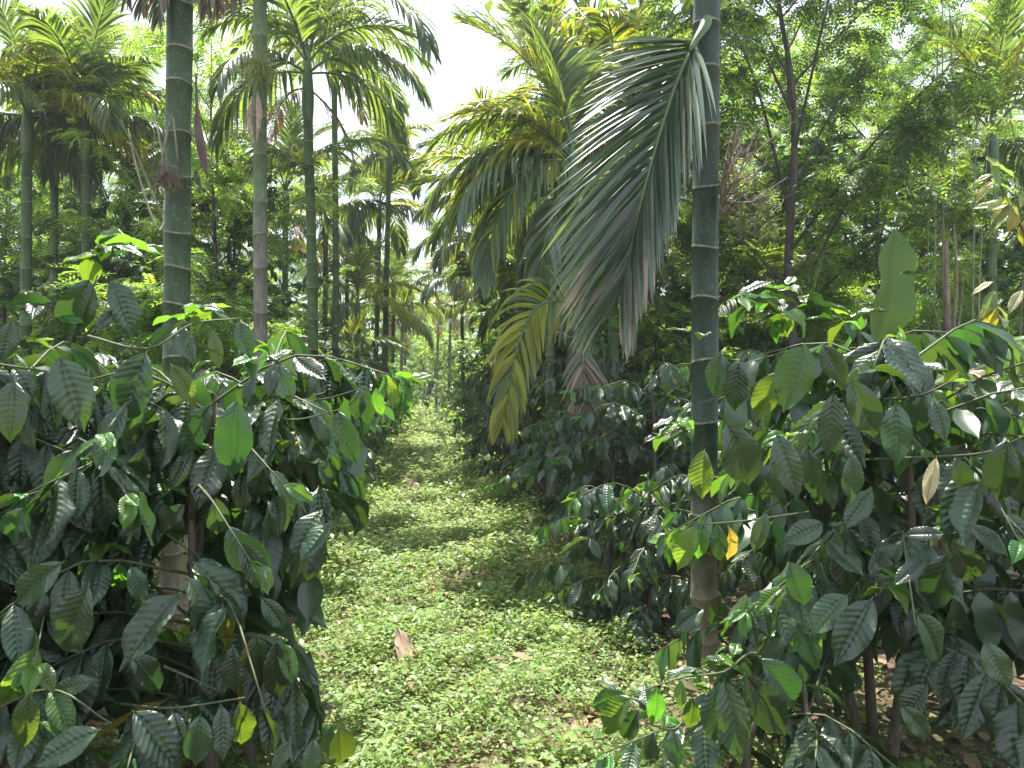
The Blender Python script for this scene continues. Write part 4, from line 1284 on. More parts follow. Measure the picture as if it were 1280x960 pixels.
palm(P(1237, 610, 11), P(1240, 215, 11), 'palm with stiff dark fronds against the sky at upper right',
     [('up', 0, 1.0), ('up', 90, 1.0), ('up', 270, 1.0), ('up', 200, 1.0), ('mid', 120, 1.0), ('mid', 240, .9), ('low', 60, .8), ('mid', 310, .9), ('low', 280, .9)],
     0.08, 0.066, 0.0, 0.45, 'palm_trunk_green', 0.7, 20, sides=12)
palm(P(632, 590, 14.5), P(628, 262, 14.5), 'palm with drooping fronds hanging toward the path under the bright fan',
     ring_of(STD + ['low', 'low', 'low', 'mid'], r_, 1.0), 0.07, 0.06, 0.0, 0.4, 'palm_trunk_green', 0.7, 21, sides=10, fs=0.9)
palm(P(690, 640, 9.6), P(686, 345, 9.6), 'palm with heavy drooping fronds between the fan palm and the path',
     ring_of(['up', 'mid', 'low', 'mid', 'low', 'low', 'mid', 'low', 'mid', 'low'], r_, 0.9), 0.065, 0.055, 0.0, 0.4, 'palm_trunk_green', 0.6, 22, sides=12)
palm(P(770, 640, 9.8), P(764, 190, 9.8), 'palm whose yellow green crown rises behind the long hanging frond',
     ring_of(STD + ['yel', 'low', 'mid'], r_, 1.0), 0.07, 0.06, 0.0, 0.4, 'palm_trunk_green', 0.7, 23, sides=12)
palm(P(478, 575, 17), P(486, 225, 17), 'palm with weeping fronds at the left edge of the sky gap',
     ring_of(STD + ['low', 'low', 'mid'], r_, 0.95), 0.07, 0.055, 0.0, 0.45, 'palm_trunk_green', 0.7, 24, sides=10, fs=0.75)
for k, (bx, Yb, ty, lb, sc) in enumerate([
        (432, 21, 345, 'palm crown low between the slim dark palm and the weeping ones', .9), (490, 24, 372, 'small palm with yellowing fronds beside the far left row', .9),
        (405, 18, 300, 'palm behind the slender green one with a drooping crown', .95), (505, 34, 415, 'tiny palm at the far end of the left row', .9),
        (355, 15, 262, 'palm half hidden between the slender grey and slender green ones', .9),
        (640, 17.5, 375, 'low palm whose fronds hang onto the right coffee row', .9), (618, 23, 395, 'low palm far along the right coffee row', .9),
        (668, 13.5, 392, 'short palm hanging its fronds behind the drooping yellow frond', .85), (705, 16, 350, 'palm behind the fan palm trunk', .9),
        (757, 12.5, 330, 'palm crown filling the gap under the long hanging frond', .9), (175, 16, 240, 'palm behind and left of the thick left trunk', .9), (285, 17, 300, 'palm between the thick left and slender grey trunks', .9)]):
    b = P(bx, 480, Yb); b.z = 0
    palm(b, P(bx + 2, ty, Yb), lb, ring_of(['up', 'mid', 'low', 'yel', 'mid', 'low', 'up', 'low', 'mid', 'low', 'dead'], r_, 1.0), 0.065, 0.055, 0.0, 0.45, 'palm_trunk_green', 0.5, 70 + k, sides=9, fs=sc)
# distant palms seen through the gap at the end of the path
DP = [(500, 28, 400, 'yellowing palm beyond the left row, left of the path end'), (545, 34, 400, 'tiny palm above the far end of the path'),
      (560, 30, 395, 'distant palm right of the path end with ochre tips'), (480, 24, 420, 'short palm at the far left row with a brown skirt'),
      (625, 22, 395, 'distant palm behind the right row under the drooping ones'), (660, 18, 400, 'palm stem and crown behind the yellow frond')]
for k, (px, Yd, ty, lb) in enumerate(DP):
    b = P(px, 480, Yd); b.z = 0
    palm(b, P(px + 3, ty, Yd), lb, ring_of(['up', 'mid', 'yel', 'mid', 'low', 'low', 'dead', 'yel'], r_, 0.95), 0.07, 0.055, 0.0, 0.6, 'palm_trunk_grey', 0.7, 40 + k, sides=8)

# --- dry things on the palms -------------------------------------------------
def hang_strands(mb, c, n, length, spread, r, rad=0.004, m=0):
    for _ in range(n):
        a = r.uniform(0, 6.28)
        p0 = np.array(c) + np.array([r.gauss(0, .02), r.gauss(0, .02), 0])
        p1 = p0 + np.array([math.cos(a) * spread * r.random(), math.sin(a) * spread * r.random(), -length * r.uniform(.3, .7)])
        p2 = p1 + np.array([r.gauss(0, .05), r.gauss(0, .05), -length * r.uniform(.2, .5)])
        tube(mb, spline([p0, p1, p2], 6), [rad * (1 - .15 * i) for i in range(6)], 3, m=m, cap=False)


# withered leaf bases that hang at the top of the thick left trunk
rlA = np.array(tuple(pA.location))
for k, (x0, x1, y0, y1) in enumerate([(222, 182, -30, 45), (222, 200, -20, 62), (222, 165, -40, 30), (234, 270, -30, 38), (234, 290, -40, 28), (232, 255, -30, 50)]):
    px_frond(pA, [P(x0, y0, 4.85), P((x0 + x1) / 2, y0 - 6, 4.75), P(x1, y0 + 14, 4.7), P(x1 + (x1 - x0) * .1, (y0 + y1) / 2, 4.7)], 0.2, 0.24, 0.018, [D_, 'palm_leaf_aged'], 60 + k, 26, 6.0, ang=(40, 15), label='withered brown frond')
mb = MB()   # dark dried spathe hanging at the right of the trunk
pts = [P(245, 92, 4.75), P(246, 130, 4.72), P(248, 165, 4.7), P(254, 196, 4.7), P(259, 222, 4.7)]
tube(mb, [np.array(p) - rlA for p in spline(pts, 14)], [.006, .007, .008, .009, .012, .018, .024, .028, .030, .028, .022, .016, .009, .003], 8)
link('dry_spathe', mb.mesh('dry_spathe', 'dark_spathe'), pA)
mb = MB(); r9 = random.Random(9)      # fibrous old flower stalk with its tangled ball
tube(mb, [np.array(p) - rlA for p in spline([P(214, 146, 4.72), P(208, 170, 4.6), P(203, 200, 4.55), P(204, 222, 4.55)], 10)], 0.007, 5)
tube(mb, [np.array(p) - rlA for p in spline([P(216, 146, 4.72), P(218, 160, 4.6), P(222, 200, 4.55)], 8)], 0.005, 5)
cc = np.array(P(209, 222, 4.55)) - rlA
for _ in range(230):
    d = unit([r9.gauss(0, 1), r9.gauss(0, 1), r9.gauss(0, 1)]); s = r9.uniform(.03, .085)
    q = cc + np.array([r9.gauss(0, .03), r9.gauss(0, .03), r9.gauss(0, .035)])
    tube(mb, spline([q, q + d * s * .6 + np.array([0, 0, .01]), q + d * s + np.array([r9.gauss(0, .02), 0, -.02])], 4), [.0028, .0022, .0018, .001], 3, cap=False)
link('flower_stalk', mb.mesh('flower_stalk', 'dry_fibre'), pA, label='tangled dry flower stalk')
# dry branched fruit stalk right of the thick right trunk
mb = MB(); rlH = np.array(tuple(pH.location))
for k in range(26):
    x1 = r9.uniform(915, 985); y1 = r9.uniform(150, 300)
    c0 = P(900, 250 + r9.uniform(-12, 20), 4.35); c2 = P(x1, y1, 4.35 + r9.uniform(-.35, .3)); c1 = (c0 + c2) / 2 + Vector((0, 0, r9.uniform(-.03, .05)))
    sp = [np.array(p) - rlH for p in spline([c0, c1, c2], 8)]
    tube(mb, sp, [.006 - .0005 * i for i in range(8)], 4, cap=False)
    for _ in range(12):
        i = r9.randrange(2, 8); d = unit([r9.gauss(0, 1), r9.gauss(0, 1), r9.gauss(0, .8)]); s = r9.uniform(.04, .11)
        tube(mb, [sp[i], sp[i] + d * s * .5, sp[i] + d * s + np.array([0, 0, -.015])], [.0025, .002, .001], 3, cap=False)
link('flower_stalk', mb.mesh('flower_stalk', 'dry_fibre'), pH, label='dry twiggy fruit stalk')
# green flower brush and pink spathe on the slender grey trunk
mb = MB(); rlB = np.array(tuple(pB.location)); c = np.array(P(326, 92, 8.35)) - rlB
for _ in range(240):
    d = unit([r9.gauss(0, 1), r9.gauss(0, .8) - .3, r9.gauss(0, .6)]); s = r9.uniform(.12, .34)
    q = c + np.array([0, 0, r9.uniform(-.08, .12)])
    tube(mb, [q, q + d * s * .55 + np.array([0, 0, .02]), q + d * s + np.array([0, 0, -.04])], [.004, .003, .0015], 3, cap=False)
link('flower_brush', mb.mesh('flower_brush', 'fruit_green'), pB)
for pts in ([P(322, 115, 8.4), P(324, 145, 8.35), P(321, 178, 8.35)], [P(315, 120, 8.4), P(312, 150, 8.35), P(318, 185, 8.35)]):
    mb = MB(); sp = [np.array(p) - rlB for p in spline(pts, 10)]
    tube(mb, sp, [.006, .017, .027, .033, .035, .032, .027, .02, .012, .004], 8)
    link('dry_spathe', mb.mesh('dry_spathe', 'dry_spathe'), pB)
mb = MB()
for k in range(40):
    y0 = r9.uniform(90, 190); c0 = P(322, y0, 8.5); s = r9.choice((-1, -1, 1))
    c2 = P(322 + s * r9.uniform(20, 62), y0 + r9.uniform(-20, 40), 8.5 + r9.uniform(-.5, .5)); c1 = (c0 + c2) / 2 + Vector((0, 0, .05))
    tube(mb, [np.array(p) - rlB for p in spline([c0, c1, c2], 6)], [.006, .005, .004, .004, .003, .002], 3, cap=False)
link('flower_stalk', mb.mesh('flower_stalk', 'dry_fibre'), pB)
# orange dead sheath at the foot of the fan palm
px_frond(pI, [P(727, 560, 7.05), P(727, 600, 7.0), P(729, 630, 7.0)], 0.18, 0.18, 0.03, ['dead_orange', D_], 39, 16, 0.5, ang=(25, 12), label='orange dead sheath at the foot of the trunk')


# ------------------------------------------------------------------ broadleaf and pinnate trees
def pinnate(seed, n=8, L=1.0, lf=0.22, half=0.36):
    """compound leaf of length 1: paired leaflets along a stalk, one quad each bent along its length"""
    r = np.random.default_rng(seed)
    V, Fq, UV = [], [], []
    for k in range(n):
        t = 0.18 + 0.8 * k / (n - 1)
        z = -0.35 * t * t
        for sg in (-1, 1):
            a = math.radians(62 - 12 * t + r.uniform(-8, 8)); l = lf * (1.1 - 0.35 * t) * r.uniform(.85, 1.1)
            d = np.array([sg * math.sin(a), math.cos(a), -0.2 + r.uniform(-.2, .2)]); s = np.array([math.cos(a), -sg * math.sin(a), r.uniform(-.25, .25)])
            p = np.array([0, t, z]); w = l * half
            b = len(V)
            V += [p, p + d * l * .5 + s * w * .5, p + d * l, p + d * l * .45 - s * w * .5]
            Fq.append([b, b + 1, b + 2, b + 3]); UV += [(.5, 0), (1, .5), (.5, 1), (0, .5)]
    b = len(V)
    V += [np.array([-.006, 0, 0]), np.array([.006, 0, 0]), np.array([.004, 1, -.35]), np.array([-.004, 1, -.35])]
    Fq.append([b, b + 1, b + 2, b + 3]); UV += [(.5, .5)] * 4
    return np.array(V, float), np.array(Fq), np.array(UV, float)


PIN = [pinnate(i) for i in range(4)]
def roundleaf(seed): return leaf_grid(2, 3, 0.42, 0.5, 0.2, 0, 0.02, seed, 0, shape='heart', petiole=0)
ROUND = [roundleaf(i) for i in range(4)]
SMALL = [leaf_grid(2, 2, 0.26, 0.5, 0.2, 0, 0, i, 0, shape='plain', petiole=0) for i in range(4)]


def gen_tree(seed, height, crown_r, low, limbs=12, twigs=6, lpt=7, leaf=0.26, lean=(0, 0), r0=0.07, droop=0.3, upward=0.5):
    r = random.Random(seed)
    wood, leaves = [], []
    top = np.array([lean[0], lean[1], height])
    sp = spline([np.array([0, 0, -.1]), top * 0.33 + np.array([r.gauss(0, .12), r.gauss(0, .12), 0]), top * 0.66 + np.array([r.gauss(0, .15), r.gauss(0, .15), 0]), top], 20)
    wood.append((sp, [r0 * (1 - 0.86 * (i / 19)) for i in range(20)], 8))
    for k in range(limbs):
        f = low + (0.98 - low) * ((k + r.random()) / limbs)
        i = min(18, int(f * 19)); p = sp[i]
        az = k * 2.4 + r.uniform(-.6, .6)
        ff = (f - low) / (1 - low)
        L = crown_r * (0.55 + 0.6 * math.sin(math.pi * min(1, .15 + .8 * ff))) * r.uniform(.7, 1.15)
        h = np.array([math.cos(az), math.sin(az), 0])
        e = upward + r.uniform(-.2, .5)
        q1 = p + h * L * .5 + np.array([0, 0, L * e * .55]); q2 = p + h * L + np.array([r.gauss(0, .1), r.gauss(0, .1), L * e * .85])
        lb = spline([p, q1, q2], 9)
        rr = r0 * (1 - 0.86 * f) * .36 + .005
        wood.append((lb, [rr * (1 - .8 * j / 8) for j in range(9)], 5))
        for t in range(twigs):
            g = 0.25 + 0.75 * (t + r.random()) / twigs
            j = min(7, int(g * 8)); pp = lb[j] + (lb[j + 1] - lb[j]) * (g * 8 - j)
            T = unit(lb[j + 1] - lb[j])
            d = unit(T * r.uniform(.2, .9) + np.array([r.gauss(0, .6), r.gauss(0, .6), r.gauss(0.15, .45)]))
            tl = L * 0.38 * r.uniform(.5, 1.2)
            e1 = pp + d * tl * .5; e2 = pp + d * tl + np.array([0, 0, -tl * .15])
            tw = spline([pp, e1, e2], 5)
            wood.append((tw, [.006, .005, .004, .003, .002], 3))
            for q in range(lpt):
                u = (q + r.random()) / lpt * 4; ii = min(3, int(u)); s = tw[ii] + (tw[ii + 1] - tw[ii]) * (u - ii)
                T2 = unit(tw[ii + 1] - tw[ii]); a = r.uniform(0, 6.28)
                dd = unit(T2 * .6 + np.array([math.cos(a), math.sin(a), r.uniform(-.6, .3) - droop]))
                leaves.append((s, dd, unit([r.gauss(0, .45), r.gauss(0, .45), 1]), leaf * r.uniform(.65, 1.2)))
    return wood, leaves


def build_tree(name, label, cat, loc, seed, templates, mats, group=None, bark_='tree_bark', crown_name='crown', **kw):
    root = thing(name, label, cat, loc, group)
    wood, lv = gen_tree(seed, **kw)
    mb = MB(); tube(mb, wood[0][0], wood[0][1], wood[0][2])
    reg(root, link('trunk', mb.mesh('trunk', bark_), root))
    mb = MB()
    for sp, rad, sides in wood[1:]:
        tube(mb, sp, rad, sides, cap=False)
    reg(root, link('limbs', mb.mesh('limbs', bark_), root, kind='stuff'))
    r = random.Random(seed + 3)
    items = [(r.randrange(len(templates)), lmat(p, d, n, L), 0 if r.random() < .7 else len(mats) - 1) for p, d, n, L in lv]
    reg(root, link(crown_name, scatter('crown', templates, items, list(mats)), root, kind='stuff'))
    return root


def gp(px, Y):
    return Vector(((px - 640) / F * Y, Y, float(ground_z((px - 640) / F * Y, Y))))


# the feathery tree right of the thick right trunk
build_tree('feathery_tree', 'feathery leaved tree with dark forked trunk right of the thick right palm', 'tree', gp(1030, 9.2), 401, PIN, ('tree_leaf_dark', 'tree_leaf_light'),
           height=7.6, crown_r=1.9, low=0.3, limbs=24, twigs=9, lpt=24, leaf=0.36, lean=(-0.8, 0.2), r0=0.085, upward=0.9)
build_tree('feathery_tree', 'second feathery tree behind the first, bright against the sky', 'tree', gp(1085, 12.5), 402, PIN, ('tree_leaf_light', 'tree_leaf'),
           height=8.0, crown_r=1.8, low=0.22, limbs=22, twigs=8, lpt=20, leaf=0.36, lean=(0.4, 0.2), r0=0.07, upward=0.8)
build_tree('round_leaf_tree', 'round leaved tree spreading overhead between the fan palm and the thick right trunk', 'tree', gp(820, 12.5), 403, ROUND, ('round_leaf',),
           height=10.0, crown_r=2.1, low=0.58, limbs=18, twigs=6, lpt=10, leaf=0.23, lean=(-0.4, 0.2), r0=0.09, upward=0.4)
build_tree('feathery_tree', 'bright feathery tree left of the slender grey trunk', 'tree', gp(262, 12.5), 404, PIN, ('tree_leaf_light', 'tree_leaf'),
           height=6.8, crown_r=1.7, low=0.25, limbs=20, twigs=7, lpt=15, leaf=0.36, r0=0.07, upward=0.8)
build_tree('feathery_tree', 'feathery tree with grey green sprays left of the thick left trunk', 'tree', gp(165, 14), 405, PIN, ('tree_leaf', 'tree_leaf_dark'),
           height=6.6, crown_r=1.5, low=0.28, limbs=20, twigs=7, lpt=14, leaf=0.36, lean=(0.1, 0), r0=0.06, upward=0.8)
build_tree('feathery_tree', 'feathery tree leaning in at the top left corner', 'tree', gp(10, 15), 406, PIN, ('tree_leaf_light', 'tree_leaf'),
           height=6.2, crown_r=1.6, low=0.35, limbs=18, twigs=7, lpt=14, leaf=0.36, r0=0.06, upward=0.7)

# background trees: prototypes and copies
TP = []
for k, (tpl, mats, kw) in enumerate([
        (PIN, ('tree_leaf', 'tree_leaf_light'), dict(height=7.5, crown_r=2.2, low=0.12, limbs=24, twigs=7, lpt=17, leaf=0.46, r0=0.09, upward=0.6)),
        (SMALL, ('tree_leaf_dark', 'tree_leaf'), dict(height=6.5, crown_r=2.1, low=0.1, limbs=24, twigs=8, lpt=34, leaf=0.2, r0=0.09, upward=0.5)),
        (PIN, ('tree_leaf_light', 'tree_leaf'), dict(height=9.0, crown_r=2.5, low=0.2, limbs=26, twigs=7, lpt=17, leaf=0.46, r0=0.1, upward=0.6)),
        (SMALL, ('tree_leaf_light', 'tree_leaf'), dict(height=5.0, crown_r=1.9, low=0.05, limbs=24, twigs=8, lpt=32, leaf=0.18, r0=0.07, upward=0.5))]):
    TP.append(build_tree('background_tree', '-', 'tree', (0, 0, 0), 420 + k, tpl, mats, 'trees filling the background behind the palms', **kw))
TREES = [(60, 17, 0), (-20, 15, 1), (130, 20, 2), (200, 15, 1), (260, 20, 3), (300, 16, 1), (345, 22, 2), (395, 26, 3), (250, 27, 2), (90, 27, 1), (170, 14, 3), (20, 22, 2),
         (440, 32, 3), (350, 33, 0), (470, 42, 2), (502, 50, 1), (535, 66, 3), (556, 58, 0), (585, 48, 3), (610, 36, 1), (640, 30, 0), (528, 48, 3), (552, 72, 2), (515, 75, 2), (575, 68, 1), (540, 85, 0), (670, 24, 3), (705, 19, 1), (745, 22, 2),
         (780, 18, 3), (815, 21, 1), (860, 17, 0), (900, 16, 3), (935, 21, 2), (975, 15, 1), (1010, 19, 3), (1060, 16, 1), (1090, 22, 2), (1135, 17, 3), (1165, 14.5, 1),
         (1200, 19, 3), (1235, 16, 0), (1290, 15, 3), (1265, 22, 2), (1150, 28, 1), (1010, 30, 2), (880, 31, 3), (760, 33, 1), (1340, 17, 1), (-70, 18, 3), (660, 42, 2), (420, 46, 1), (200, 36, 3)]
KN = ['feathery mid green', 'dense dark small leaved', 'tall pale feathery', 'low bright small leaved']
LM = [(0, 'at the left edge'), (80, 'behind the leftmost palms'), (160, 'left of the thick left trunk'), (230, 'behind the thick left trunk'), (320, 'behind the slender grey trunk'), (390, 'behind the slender green palm'),
      (450, 'behind the bright young palm'), (510, 'left of the path end'), (540, 'closing the end of the path'), (570, 'right of the path end'), (615, 'behind the distant right row'),
      (680, 'behind the yellow frond'), (750, 'behind the fan palm'), (800, 'behind the long hanging frond'), (860, 'left of the thick right trunk'), (915, 'right of the thick right trunk'),
      (1000, 'behind the forked feathery tree'), (1090, 'behind the upright banana leaf'), (1160, 'behind the pale thin saplings'), (1220, 'beneath the upper right palm'), (1290, 'at the right edge')]
tu = set(); seen_l = {}
for (px, Yd, k) in TREES:
    o = TP[k] if k not in tu else copy_tree(TP[k])
    tu.add(k)
    p = gp(px, Yd); o.location = p
    s = rng.uniform(0.85, 1.15); o.scale = (s, s, s); o.rotation_euler = (0, 0, rng.uniform(0, 6.28))
    w = min(LM, key=lambda a: abs(a[0] - px))[1]
    far = 'farther ' if Yd > 25 else ('nearer ' if Yd < 16 else '')
    lb = f'{far}{KN[k]} tree {w}'
    seen_l[lb] = seen_l.get(lb, 0) + 1
    if seen_l[lb] > 1:
        lb = f'{["","","second ","third "][min(3, seen_l[lb])]}{lb}'
    o['label'] = lb

# undergrowth shrubs that fill the band under the trees
SP = []
for k, (tpl, mats, lf) in enumerate([(SMALL, ('tree_leaf_light', 'tree_leaf'), 0.11), (SMALL, ('tree_leaf_dark', 'tree_leaf'), 0.12), (PIN, ('tree_leaf', 'tree_leaf_light'), 0.3)]):
    SP.append(build_tree('shrub', '-', 'shrub', (0, 0, 0), 440 + k, tpl, mats, 'shrubs filling the undergrowth between the trunks', height=2.2, crown_r=1.2, low=0.05, limbs=20, twigs=8, lpt=20, leaf=lf * 1.15, r0=0.035, upward=0.5))
SHR = [(40, 11, 0), (120, 10.5, 1), (190, 11.5, 0), (285, 11, 1), (300, 13.5, 0), (350, 12.5, 0), (400, 17, 1), (-10, 10, 2), (230, 9.5, 2), (925, 9.5, 0), (980, 10.5, 2), (1060, 11.5, 0),
       (1130, 12.5, 1), (1170, 11, 0), (1215, 12.5, 0), (1270, 12, 2), (860, 12, 1), (820, 11, 0), (770, 12.5, 1), (1010, 13.5, 1), (720, 14, 0), (1090, 9.8, 2), (515, 44, 0), (557, 46, 1), (495, 38, 0), (575, 36, 0), (500, 52, 0), (530, 56, 0), (548, 60, 0), (512, 64, 2), (570, 52, 2), (590, 30, 0), (470, 30, 0), (610, 24, 0), (440, 23, 2), (640, 21, 0), (680, 17, 2), (470, 21, 0), (350, 18, 0), (300, 18, 2), (640, 17, 1), (655, 16, 0), (690, 14.5, 1), (700, 15, 2), (745, 16, 0), (800, 15, 1), (850, 16, 0), (900, 14, 2), (380, 15, 0), (320, 14.5, 1), (250, 14, 0), (150, 14, 1), (60, 14.5, 0)]
su = set(); seen_l = {}
for (px, Yd, k) in SHR:
    o = SP[k] if k not in su else copy_tree(SP[k])
    su.add(k)
    o.location = gp(px, Yd); s = rng.uniform(.85, 1.2); o.scale = (s, s, s); o.rotation_euler = (0, 0, rng.uniform(0, 6.28))
    w = min(LM, key=lambda a: abs(a[0] - px))[1]
    lb = f'{["light green small leaved", "dark small leaved", "feathery"][k]} shrub {w}'
    seen_l[lb] = seen_l.get(lb, 0) + 1
    if seen_l[lb] > 1:
        lb = {2: 'second ', 3: 'third '}.get(seen_l[lb], 'fourth ') + lb
    o['label'] = lb

# crooked small tree at the end of the path
root = thing('crooked_tree', 'small crooked bare stemmed tree at the far end of the path', 'tree', gp(531, 40))
mb = MB()
def L3(*q): return [np.array(P(*a)) - np.array(tuple(root.location)) for a in q]
tube(mb, spline(L3((531, 520, 40), (535, 495, 40), (545, 470, 40), (556, 450, 40)), 12), [.16 - .009 * i for i in range(12)], 7)
reg(root, link('trunk', mb.mesh('trunk', 'tree_bark'), root))
mb = MB()
for q in (((538, 485, 40), (530, 462, 40), (522, 440, 40)), ((545, 470, 40), (542, 450, 40), (536, 425, 40)), ((552, 458, 40), (568, 440, 40), (580, 430, 40)), ((548, 465, 40), (556, 440, 40), (552, 415, 40))):
    tube(mb, spline(L3(*q), 8), [.07 - .007 * i for i in range(8)], 5)
link('limbs', mb.mesh('limbs', 'tree_bark'), root)
items = []
for _ in range(2600):
    c = L3((r9.gauss(548, 24), r9.gauss(435, 12), 40 + r9.gauss(0, .9)))[0]
    items.append((r9.randrange(4), lmat(c, unit([r9.gauss(0, 1), r9.gauss(0, 1), r9.gauss(0, .5)]), unit([r9.gauss(0, .4), r9.gauss(0, .4), 1]), r9.uniform(.12, .25)), 0))
link('crown', scatter('crown', SMALL, items, ['tree_leaf_light']), root, kind='stuff')

# thin pale saplings at upper right
SAP = [(1190, 12, 1178, -30, 0.022), (1165, 11, 1172, 40, 0.02), (1185, 9, 1186, -30, 0.014), (1210, 11, 1222, 60, 0.016), (1143, 11.5, 1160, 120, 0.014), (1228, 10, 1238, 130, 0.013)]
SL = ['tallest pale bare sapling left of the upper right palm', 'pale sapling stem behind the dry banana stalks', 'thread thin pale stem rising out of the picture at upper right',
      'pale leaning sapling between the thin stems and the upper right palm', 'short pale sapling right of the feathery trees', 'thin pale stem in front of the upper right palm trunk']
for k, (xb, Yd, xt, yt, rr) in enumerate(SAP):
    b = gp(xb, Yd)
    root = thing('sapling', SL[k], 'sapling', b, 'thin pale saplings at the right')
    t = np.array(P(xt, yt, Yd)) - np.array(tuple(b))
    mb = MB(); sp = spline([np.array([0, 0, -.05]), t * .5 + np.array([r9.gauss(0, .08), 0, 0]), t], 16)
    tube(mb, sp, [rr * 1.1 * (1 - .6 * i / 15) for i in range(16)], 7)
    link('trunk', mb.mesh('trunk', 'pale_bark'), root)
    mb = MB(); it = []
    for q in range(9):
        i = r9.randrange(6, 15); a = r9.uniform(0, 6.28); d = unit([math.cos(a), math.sin(a), .7]); l = r9.uniform(.2, .6)
        tw = spline([sp[i], sp[i] + d * l * .5, sp[i] + d * l + np.array([0, 0, .1])], 5)
        tube(mb, tw, [.004, .0035, .003, .002, .0015], 3, cap=False)
        for w_ in range(4):
            it.append((r9.randrange(4), lmat(tw[r9.randrange(2, 5)], unit([r9.gauss(0, 1), r9.gauss(0, 1), r9.gauss(-.2, .4)]), unit([r9.gauss(0, .4), r9.gauss(0, .4), 1]), r9.uniform(.07, .22)), 0))
    link('twigs', mb.mesh('twigs', 'pale_bark'), root, kind='stuff')
    link('foliage', scatter('foliage', PIN, it, ['tree_leaf']), root, kind='stuff')

# pale sapling stem left of the thick left trunk
root = thing('sapling', 'pale knobbly sapling stem close left of the thick left trunk', 'sapling', gp(203, 7.5), 'thin pale saplings')
mb = MB(); t = np.array(P(207, 250, 7.5)) - np.array(tuple(root.location))
tube(mb, spline([np.array([0, 0, -.05]), t * .5 + np.array([.03, 0, 0]), t], 18), [.036 + .004 * math.sin(i * 2.1) - .0008 * i for i in range(18)], 9)
link('trunk', mb.mesh('trunk', 'pale_bark'), root)
mb = MB()
for q in ([(207, 255, 7.5), (200, 262, 7.4), (170, 190, 7.2), (150, 150, 7.0)], [(207, 275, 7.5), (196, 285, 7.4), (172, 215, 7.3), (160, 160, 7.2)], [(207, 252, 7.5), (204, 200, 7.5), (190, 130, 7.5)]):
    tube(mb, [np.array(P(*a)) - np.array(tuple(root.location)) for a in [tuple(v) for v in q]] if False else [v for v in spline([np.array(P(*a)) - np.array(tuple(root.location)) for a in q], 12)], [.013 - .0007 * i for i in range(12)], 5)
link('limb', mb.mesh('limb', 'pale_bark'), root)

# banana plant at right: one upright lit leaf, one arching grey leaf, dry stalks
bl = gp(1165, 8.8)
root = thing('banana_plant', 'young banana plant with one upright lime leaf and one arching grey green leaf', 'banana plant', bl)
rb = np.array(tuple(bl))
mb = MB(); tube(mb, [np.array([0, 0, -.05]), np.array([0, 0, .6]), np.array([-.02, 0, 1.2])], [.08, .065, .04], 12)
link('pseudostem', mb.mesh('pseudostem', 'crownshaft'), root)
def banana(b, t, half, curl, mat, nrm, dy=0):
    a = np.array(P(*b)) - rb; e = np.array(P(*t)) - rb; d = e - a; L = float(np.linalg.norm(d))
    v, f, uv = leaf_grid(12, 72, half, curl, 0.45, 0.016, 0.03, 3, 0.05, nveins=18, shape='banana', petiole=0)
    rt = random.Random(int(b[0]))
    gone = set()
    for _ in range(4):                        # the wind has torn the blade along its veins
        i0 = rt.randrange(8, 56); side = rt.random() < .5
        for j in range(rt.randrange(2, 5)):
            gone.add(i0 * 12 + (j if side else 11 - j))
            v[(i0 + 1) * 13 + (j if side else 12 - j), 2] -= 0.012
    f = np.array([q for k, q in enumerate(f) if k not in gone])
    link('leaf', make_mesh('leaf', v, f, mat, uv), root, to_mat(lmat(a, d, nrm, L)))
    mb = MB(); tube(mb, spline([np.array([-.02, 0, 1.1]), (np.array([-.02, 0, 1.15]) + a) / 2 + np.array([0, 0, .05]), a + d * .02], 8), [.022 - .001 * i for i in range(8)], 6)
    link('leaf_stalk', mb.mesh('leaf_stalk', 'crownshaft'), root)
banana((1092, 436, 8.5), (1134, 283, 8.2), 0.2, 0.35, 'banana_leaf', (0.35, -1, .25))
banana((1176, 443, 8.0), (1094, 458, 7.8), 0.16, 0.9, 'banana_leaf', (0, -.6, .8))
root = thing('dry_stalks', 'clump of dry brown upright banana stalks beside the arching banana leaf', 'dead plant', gp(1187, 7.9))
rb2 = np.array(tuple(root.location))
for q, rr in (([(1187, 560, 7.9), (1186, 430, 7.9), (1184, 370, 7.85), (1183, 300, 7.8)], .05), ([(1190, 460, 7.9), (1200, 390, 7.9), (1204, 345, 7.85)], .018), ([(1183, 450, 7.9), (1172, 400, 7.9), (1163, 372, 7.85)], .015),
              ([(1189, 440, 7.9), (1196, 350, 7.8), (1192, 280, 7.8)], .02), ([(1184, 430, 7.9), (1178, 340, 7.9), (1180, 250, 7.9)], .016)):
    mb = MB(); sp = spline([np.array(P(*a)) - rb2 for a in q], 12)
    tube(mb, sp, [rr * (1 - .06 * i) for i in range(12)], 7)
    link('stalk', mb.mesh('stalk', 'dry_fibre'), root)

